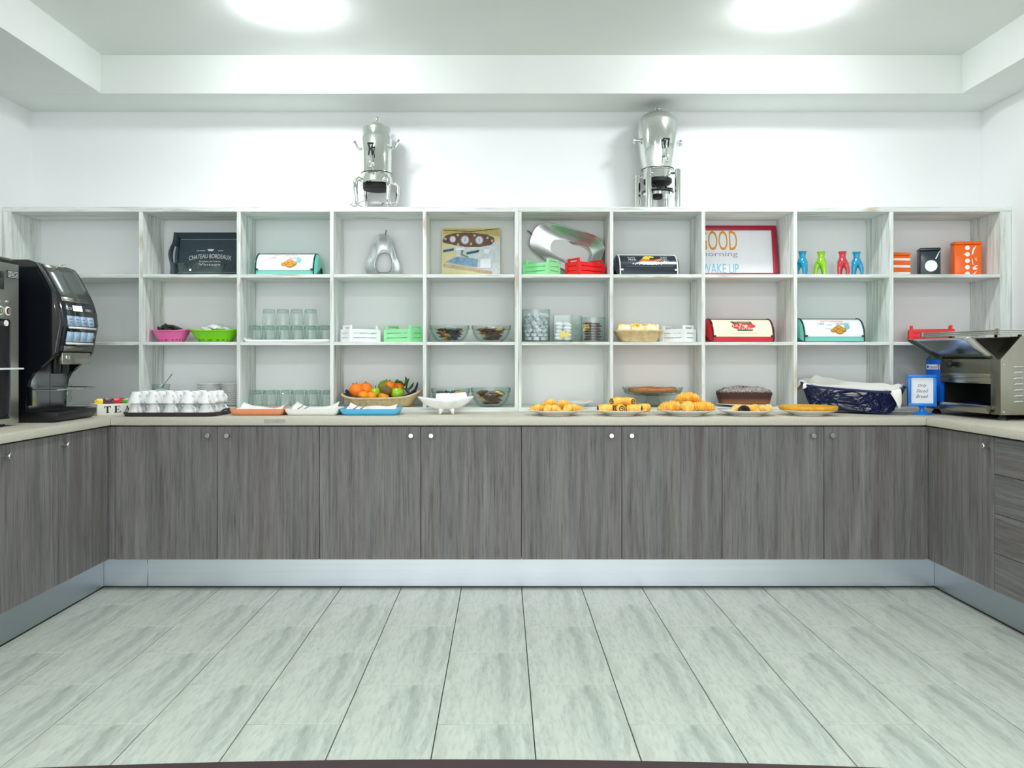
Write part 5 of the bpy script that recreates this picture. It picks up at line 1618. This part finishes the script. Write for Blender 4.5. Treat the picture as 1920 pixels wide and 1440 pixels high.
tag(mb.build('tart', mat('brown_tart_crust', (222, 138, 56), .5, scale=50, rgb2=(180, 96, 32), bmp=.4), loc=at(1223.5, 4.345, ZB + .0775), angle=60), 'brown open tart on the glass cake stand', 'tart')

# chocolate loaf -----------------------------------------------------------
plate('white plate under the sugar-dusted chocolate loaf', at(1395, 4.345, ZB), .152, .015, None)
def loaf_mat():
    m, nt, b = new_mat('sugared_chocolate_loaf')
    tc = node(nt, 'ShaderNodeTexCoord'); sp = node(nt, 'ShaderNodeSeparateXYZ'); nt.links.new(tc.outputs['Object'], sp.inputs[0])
    c = ramp(nt, sp.outputs['Z'], [(.012, lin((132, 84, 44))), (.024, lin((104, 60, 36))), (.032, lin((66, 36, 30)))])
    ge = node(nt, 'ShaderNodeNewGeometry'); sn = node(nt, 'ShaderNodeSeparateXYZ'); nt.links.new(ge.outputs['Normal'], sn.inputs[0])
    n = noise(nt, coords(nt), 130, 4, .7)
    mm = node(nt, 'ShaderNodeMath', operation='MULTIPLY'); nt.links.new(n, mm.inputs[0]); mz = node(nt, 'ShaderNodeMapRange'); mz.inputs['From Min'].default_value = .044; mz.inputs['From Max'].default_value = .072; nt.links.new(sp.outputs['Z'], mz.inputs['Value']); nt.links.new(mz.outputs[0], mm.inputs[1])
    f = ramp(nt, mm.outputs[0], [(.34, (0, 0, 0, 1)), (.66, (.75, .75, .75, 1))])
    nt.links.new(mixc(nt, f, c, lin((232, 228, 226))), b.inputs['Base Color'])
    b.inputs['Roughness'].default_value = .75
    bump(nt, b, n, .5, .003)
    return m
mb = MB()
rnd = random.Random(4)
def lf_(u, v):
    th = 2 * pi * u
    sc = [.0, .90, .93, .97, 1.0, .99, .90, .74, .50, .25, .0][round(v * 10)]
    zz_ = [.0, .0, .018, .040, .054, .062, .072, .082, .089, .092, .094][round(v * 10)]
    x, y_ = se(th, .148 * sc, .060 * sc, 5)
    if v > .45: zz_ += .005 * sin(7 * x * 20 + 3 * y_ * 30) * (1 if sc > .1 else 0) + .004 * sin(31 * u * 2 * pi)
    return (x, y_, zz_)
mb.grid(lf_, 72, 10, cu=True); bmesh.ops.remove_doubles(mb.bm, verts=mb.bm.verts, dist=.0004)
tag(mb.build('chocolate_loaf', loaf_mat(), loc=at(1395, 4.345, ZB + .0142), angle=60), 'chocolate loaf cake dusted with icing sugar on a white plate', 'cake')

# ------------------------------------------------------------------ blue woven basket
def blue_basket():
    ry = RAD(3.2)
    t = thing('woven_basket', 'dark blue random-weave bread basket with white cloth beside the sign', 'basket', (1.868, 4.200, .8765))
    t.rotation_mode = 'ZYX'; t.rotation_euler = (RAD(6.2), 0, RAD(-36))
    a, b, h, base = .250, .122, .112, .80
    m = mat('navy_woven_cord', (14, 32, 84), .6, var=.2, scale=40)
    def S(u, v, off=0.0):
        th = 2 * pi * u
        s = lerp(base, 1.0, v ** 1.2)
        x, y = se(th, a * s + off, b * s + off, 4.0)
        return (x, y, .004 + v * (h + .014 * abs(cos(th)) ** 3))
    rnd = random.Random(9)
    mb = MB()
    for k in range(330):
        u0, v0 = rnd.random(), rnd.uniform(-.1, .6)
        du, dv = rnd.choice((-1, 1)) * rnd.uniform(.02, .09), rnd.uniform(.35, 1.0)
        off = rnd.uniform(-.003, .003); wd = rnd.uniform(.0032, .0054)
        pts = []
        for q in range(7):
            f = q / 6
            v = v0 + dv * f
            if -.001 <= v <= 1.0: pts.append(S(u0 + du * f, v, off + .002 * sin(5 * f)))
        if len(pts) >= 2: mb.tube(pts, wd, 5, flat=.5)
    for k in range(26):
        v0 = rnd.uniform(.04, .95); u0 = rnd.random(); L_ = rnd.uniform(.15, .4)
        mb.tube([S(u0 + L_ * q / 14, min(1, max(0, v0 + .06 * sin(q * .7 + k))), .0025) for q in range(15)], .0036, 5, flat=.5)
    mb.build('weave', m, t, angle=80)['kind'] = 'stuff'
    mb = MB(); mb.tube([S(k / 72, 1.0) for k in range(72)], .0065, 8, closed=True); mb.build('rim', m, t)
    mb = MB(); mb.prism([(S(k / 60, 0)[0], S(k / 60, 0)[1]) for k in range(60)], .001, .007, 'z'); mb.build('bottom', m, t)
    # white cloth: inside the weave, turned over the rim in three places
    def cl(u, v):
        th = 2 * pi * u
        out = max(math.exp(-((u - .50) / .055) ** 2), math.exp(-((u - .905) / .03) ** 2) * 1.5, math.exp(-((u - .62) / .03) ** 2) * .5)
        if v <= .55:
            p = S(u, v / .55 * .98, -.011)
            return (p[0], p[1], p[2] + .004)
        f = (v - .55) / .45
        oo = min(1, out * 1.3)
        p = S(u, 1.0, -.011 + .027 * oo * sin(min(1, f * 1.6) * pi / 2))
        lift = .013 + .010 * sin(11 * th) * .4 + .018 * math.exp(-((u - .36) / .07) ** 2)
        drop = out * .062 * max(0, f - .25) ** 1.1 * 1.3
        return (p[0] * (1 + .03 * out * f), p[1] * (1 + .05 * out * f), p[2] + lift * ((1 - abs(2 * min(1, f * 1.1) - 1)) * oo + f * (1 - oo)) * .9 + .003 - drop)
    mb = MB(); mb.grid(cl, 120, 16, cu=True)
    o = mb.build('cloth', M['white_cloth'], loc=(1.868, 4.200, .8765), angle=80, solid=.0018)
    o.rotation_mode = 'ZYX'; o.rotation_euler = (RAD(6.2), 0, RAD(-36))
    tag(o, 'white cloth lining the dark blue woven basket and hanging over its rim', 'cloth')
blue_basket()

# ------------------------------------------------------------------ sign
def sign():
    D = 4.05
    t = thing('sign', 'blue framed table sign on a round foot asking for sliced bread beside the toaster', 'sign', at(1728.5, D, ZK), rz=RAD(-12))
    m = mat('bright_blue_plastic', (22, 128, 226), .3, var=.02)
    W_, z0, z1 = .1365, .042, .205
    MB().lathe([(0, 0), (.0475, 0), (.0485, .003), (.043, .006), (.022, .011), (.013, .018), (.0105, .028), (.013, .036), (.018, .0415), (0, .0415)], 32).build('foot', m, t, angle=50)
    b = .0155
    for (a0, a1, c0, c1) in ((-W_ / 2, W_ / 2, z0, z0 + b), (-W_ / 2, W_ / 2, z1 - b, z1), (-W_ / 2, -W_ / 2 + b, z0 + b, z1 - b), (W_ / 2 - b, W_ / 2, z0 + b, z1 - b)):
        MB().box(a0, a1, -.011, .009, c0, c1, .0022).build('frame_rail', m, t)
    MB().box(-W_ / 2 + .002, W_ / 2 - .002, .0092, .018, z0 + .004, z1 - .004, .002).build('back_frame', m, t)
    MB().box(-W_ / 2 + b, W_ / 2 - b, -.004, .004, z0 + b, z1 - b).build('paper', M['white_paper'], t, smooth=False)
    fn = lambda u, v: (u, -.0047, v)
    ink = mat('grey_handwriting', (104, 106, 110), .7)
    for s, w_, z in (('Only', .040, .150), ('Sliced', .052, .122), ('Bread', .052, .094)):
        mb = MB(); add_text(mb, s, 0, z - (.002 if s == 'Only' else 0), w_, .0185 if s == 'Only' else .0155, fn, slant=.3); mb.build('lettering', ink, t, smooth=False)
sign()

# ------------------------------------------------------------------ conveyor toaster
def toaster():
    # local x: into the machine (world +x), local y: world y, front face at x = 0
    t = thing('conveyor_toaster', 'stainless steel conveyor toaster with a slanting bread chute', 'toaster', (2.285, 3.905, ZK), rz=RAD(6.5))
    S_, Dk = M['steel'], M['steel_dark']
    y0, y1 = -.268, .268
    z0, zf, zt = .026, .285, .392
    side = [(0, z0), (0, zf), (.10, zt), (.42, zt), (.42, z0)]
    for ya, yb in ((y0, y0 + .004), (y1 - .004, y1)):
        MB().prism(side, ya, yb, 'y', .001).build('side_panel', S_, t)
    # raised louvres on the side turned to the camera
    for k in range(7):
        z = .085 + .0272 * k
        MB().tube([(.064, y0 + .0004, z), (.070, y0 - .004, z + .003), (.102, y0 - .004, z + .003), (.108, y0 + .0004, z)], [.004, .0078, .0078, .004], 10, flat=.9).build('louvre', M['chrome_soft'], t)
    for z in (.040, .262):
        MB().lathe([(0, .004), (.004, .003), (.005, 0), (0, 0)], 10).build('screw', M['chrome_soft'], t, loc=(.012, y0, z), rot=(pi / 2, 0, 0))
    # edge strip along the front corner and the slope
    MB().box(-.001, .062, y0 + .004, y0 + .064, z0, zf, .001).build('corner_post', Dk, t)
    mb = MB(); mb.prism([(-.001, zf), (.099, zt), (.105, zt - .004), (.062, zf)], y0 + .004, y0 + .064, 'y'); mb.build('slope_post', Dk, t)
    yA, yB = y0 + .064, .152                        # opening between the post and the blue panel
    MB().box(.0, .40, yA, yB, .210, .2845, .001).build('upper_panel', Dk, t)
    MB().box(-.004, .004, yA + .002, yB - .002, .196, .2165, .001).build('panel_lip', S_, t)
    MB().box(.20, .40, yA, yB, .060, .2095).build('oven_recess', M['dark'], t)
    MB().box(.021, .20, yB - .004, yB - .0005, .060, .2095).build('oven_wall', M['dark'], t)
    MB().box(.021, .20, yA + .0005, yA + .004, .060, .2095).build('oven_wall', M['dark'], t)
    MB().box(.0, .02, yA, yB, .168, .196, .001).build('guard_strip', S_, t)
    mb = MB(); mb.prism([(-.030, .062), (-.028, .068), (.06, .054), (.06, .046), (-.012, .047), (-.012, z0 + .002), (-.018, z0 + .002), (-.030, .048)], yA - .008, yB + .012, 'y'); mb.build('catch_tray', S_, t)
    MB().lathe([(0, 0), (.011, 0), (.011, .010), (.018, .014), (.019, .026), (.014, .031), (0, .031)], 18).build('door_knob', M['black'], t, loc=(0, .055, .262), rot=(0, -pi / 2, 0))
    # blue control panel
    bl = mat('blue_panel', (0, 98, 214), .3, var=.03)
    MB().box(-.001, .40, yB, y1 - .004, z0, zf, .001).build('control_panel', bl, t)
    mb = MB(); mb.prism([(-.001, zf), (.099, zt), (.105, zt - .004), (.062, zf)], yB, y1 - .004, 'y'); mb.build('slope_post', Dk, t)
    st = MB().box(-.0022, -.001, yB + .004, y1 - .008, .232, .258).build('label_sticker', M['white_paper'], t, smooth=False)
    fn = lambda u, v: (-.0028, -u, v)
    mb = MB(); add_text(mb, 'toastek', -.205, .244, .062, .015, fn); mb.build('lettering', mat('navy_print', (30, 70, 140), .5), st, smooth=False)
    mb = MB(); mb.disc((-.248, .245), .007, .008, 16, fn); mb.build('logo_dot', mat('navy_logo', (24, 60, 130), .5), st, smooth=False)
    mb = MB(); mb.poly([(-.168, .232), (-.157, .232), (-.157, .258), (-.172, .258)], fn); mb.build('orange_corner', M['ink_orange'], st, smooth=False)
    for z in (.078, .145):
        MB().lathe([(0, 0), (.019, 0), (.019, .004), (.014, .006), (.013, .020), (0, .021)], 18).build('dial', M['black'], t, loc=(-.001, .205, z), rot=(0, -pi / 2, 0))
    # hood, inner slope and rear body
    MB().box(.10, .415, y0 + .004, y1 - .004, zt - .004, zt, .001).build('top_panel', S_, t)
    mb = MB(); mb.prism([(.075, .2845), (.40, .2845), (.40, zt - .005), (.118, zt - .005)], yA, yB, 'y'); mb.build('hood_inside', Dk, t)
    MB().box(.402, .42, y0 + .004, y1 - .004, z0, zt - .005).build('rear_panel', Dk, t)
    MB().box(.064, .40, y0 + .006, yA - .001, z0, .284).build('inner_case', Dk, t)
    MB().box(.03, .40, y0 + .07, y1 - .01, z0 + .001, .045).build('floor_pan', Dk, t)
    # bread chute: a curved plate sloping out over the front
    mb = MB()
    def ch(u, v):
        y = lerp(yA - .004, y1 - .06 + .075 * v, u)
        x = lerp(.022, -.098, v) ; z = .288 + .10 * v ** .85 + .006 * sin(pi * v) * -1
        return (x, y, z)
    mb.grid(ch, 6, 10); mb.build('bread_chute', M['chrome_soft'], t, angle=70, solid=.003)
    mb = MB()
    for u in (0, 1): mb.tube([ch(u, q / 10) for q in range(11)], .0045, 6)
    mb.build('chute_rail', S_, t)
    # warming rack on top
    MB().box(-.022, .40, y0 - .012, y1 + .006, .418, .4225, .001).build('rack_plate', S_, t)
    for k in range(3):
        MB().box(-.024, -.020, y0 - .012, y1 + .006, .402 + .009 * k, .4065 + .009 * k, .001).build('rack_rail', M['chrome_soft'], t)
        MB().box(-.022, .40, y0 - .0145, y0 - .0115, .402 + .009 * k, .4065 + .009 * k, .001).build('rack_rail', M['chrome_soft'], t)
    MB().box(-.0195, -.0180, y0 - .010, y1 + .004, .400, .4175).build('rack_front', S_, t)
    MB().box(-.017, .40, y0 - .0110, y0 - .0095, .400, .4175).build('rack_side', S_, t)
    MB().box(-.026, -.018, y0 - .015, y0 + .004, .398, .428, .001).build('rack_corner', S_, t)
    MB().box(-.026, -.018, y1 - .004, y1 + .010, .398, .428, .001).build('rack_corner', S_, t)
    for x in (.12, .38):
        for y in (y0 + .03, y1 - .03): MB().lathe([(0, zt), (.008, zt), (.008, .4185), (0, .4185)], 10, c=(x, y, 0)).build('rack_leg', M['black'], t)
    for x in (.035, .38):
        for y in (y0 + .035, y1 - .035): MB().lathe([(0, 0), (.024, 0), (.022, .008), (.013, .020), (.012, z0), (0, z0)], 16, c=(x, y, 0)).build('foot', M['black'], t)
toaster()
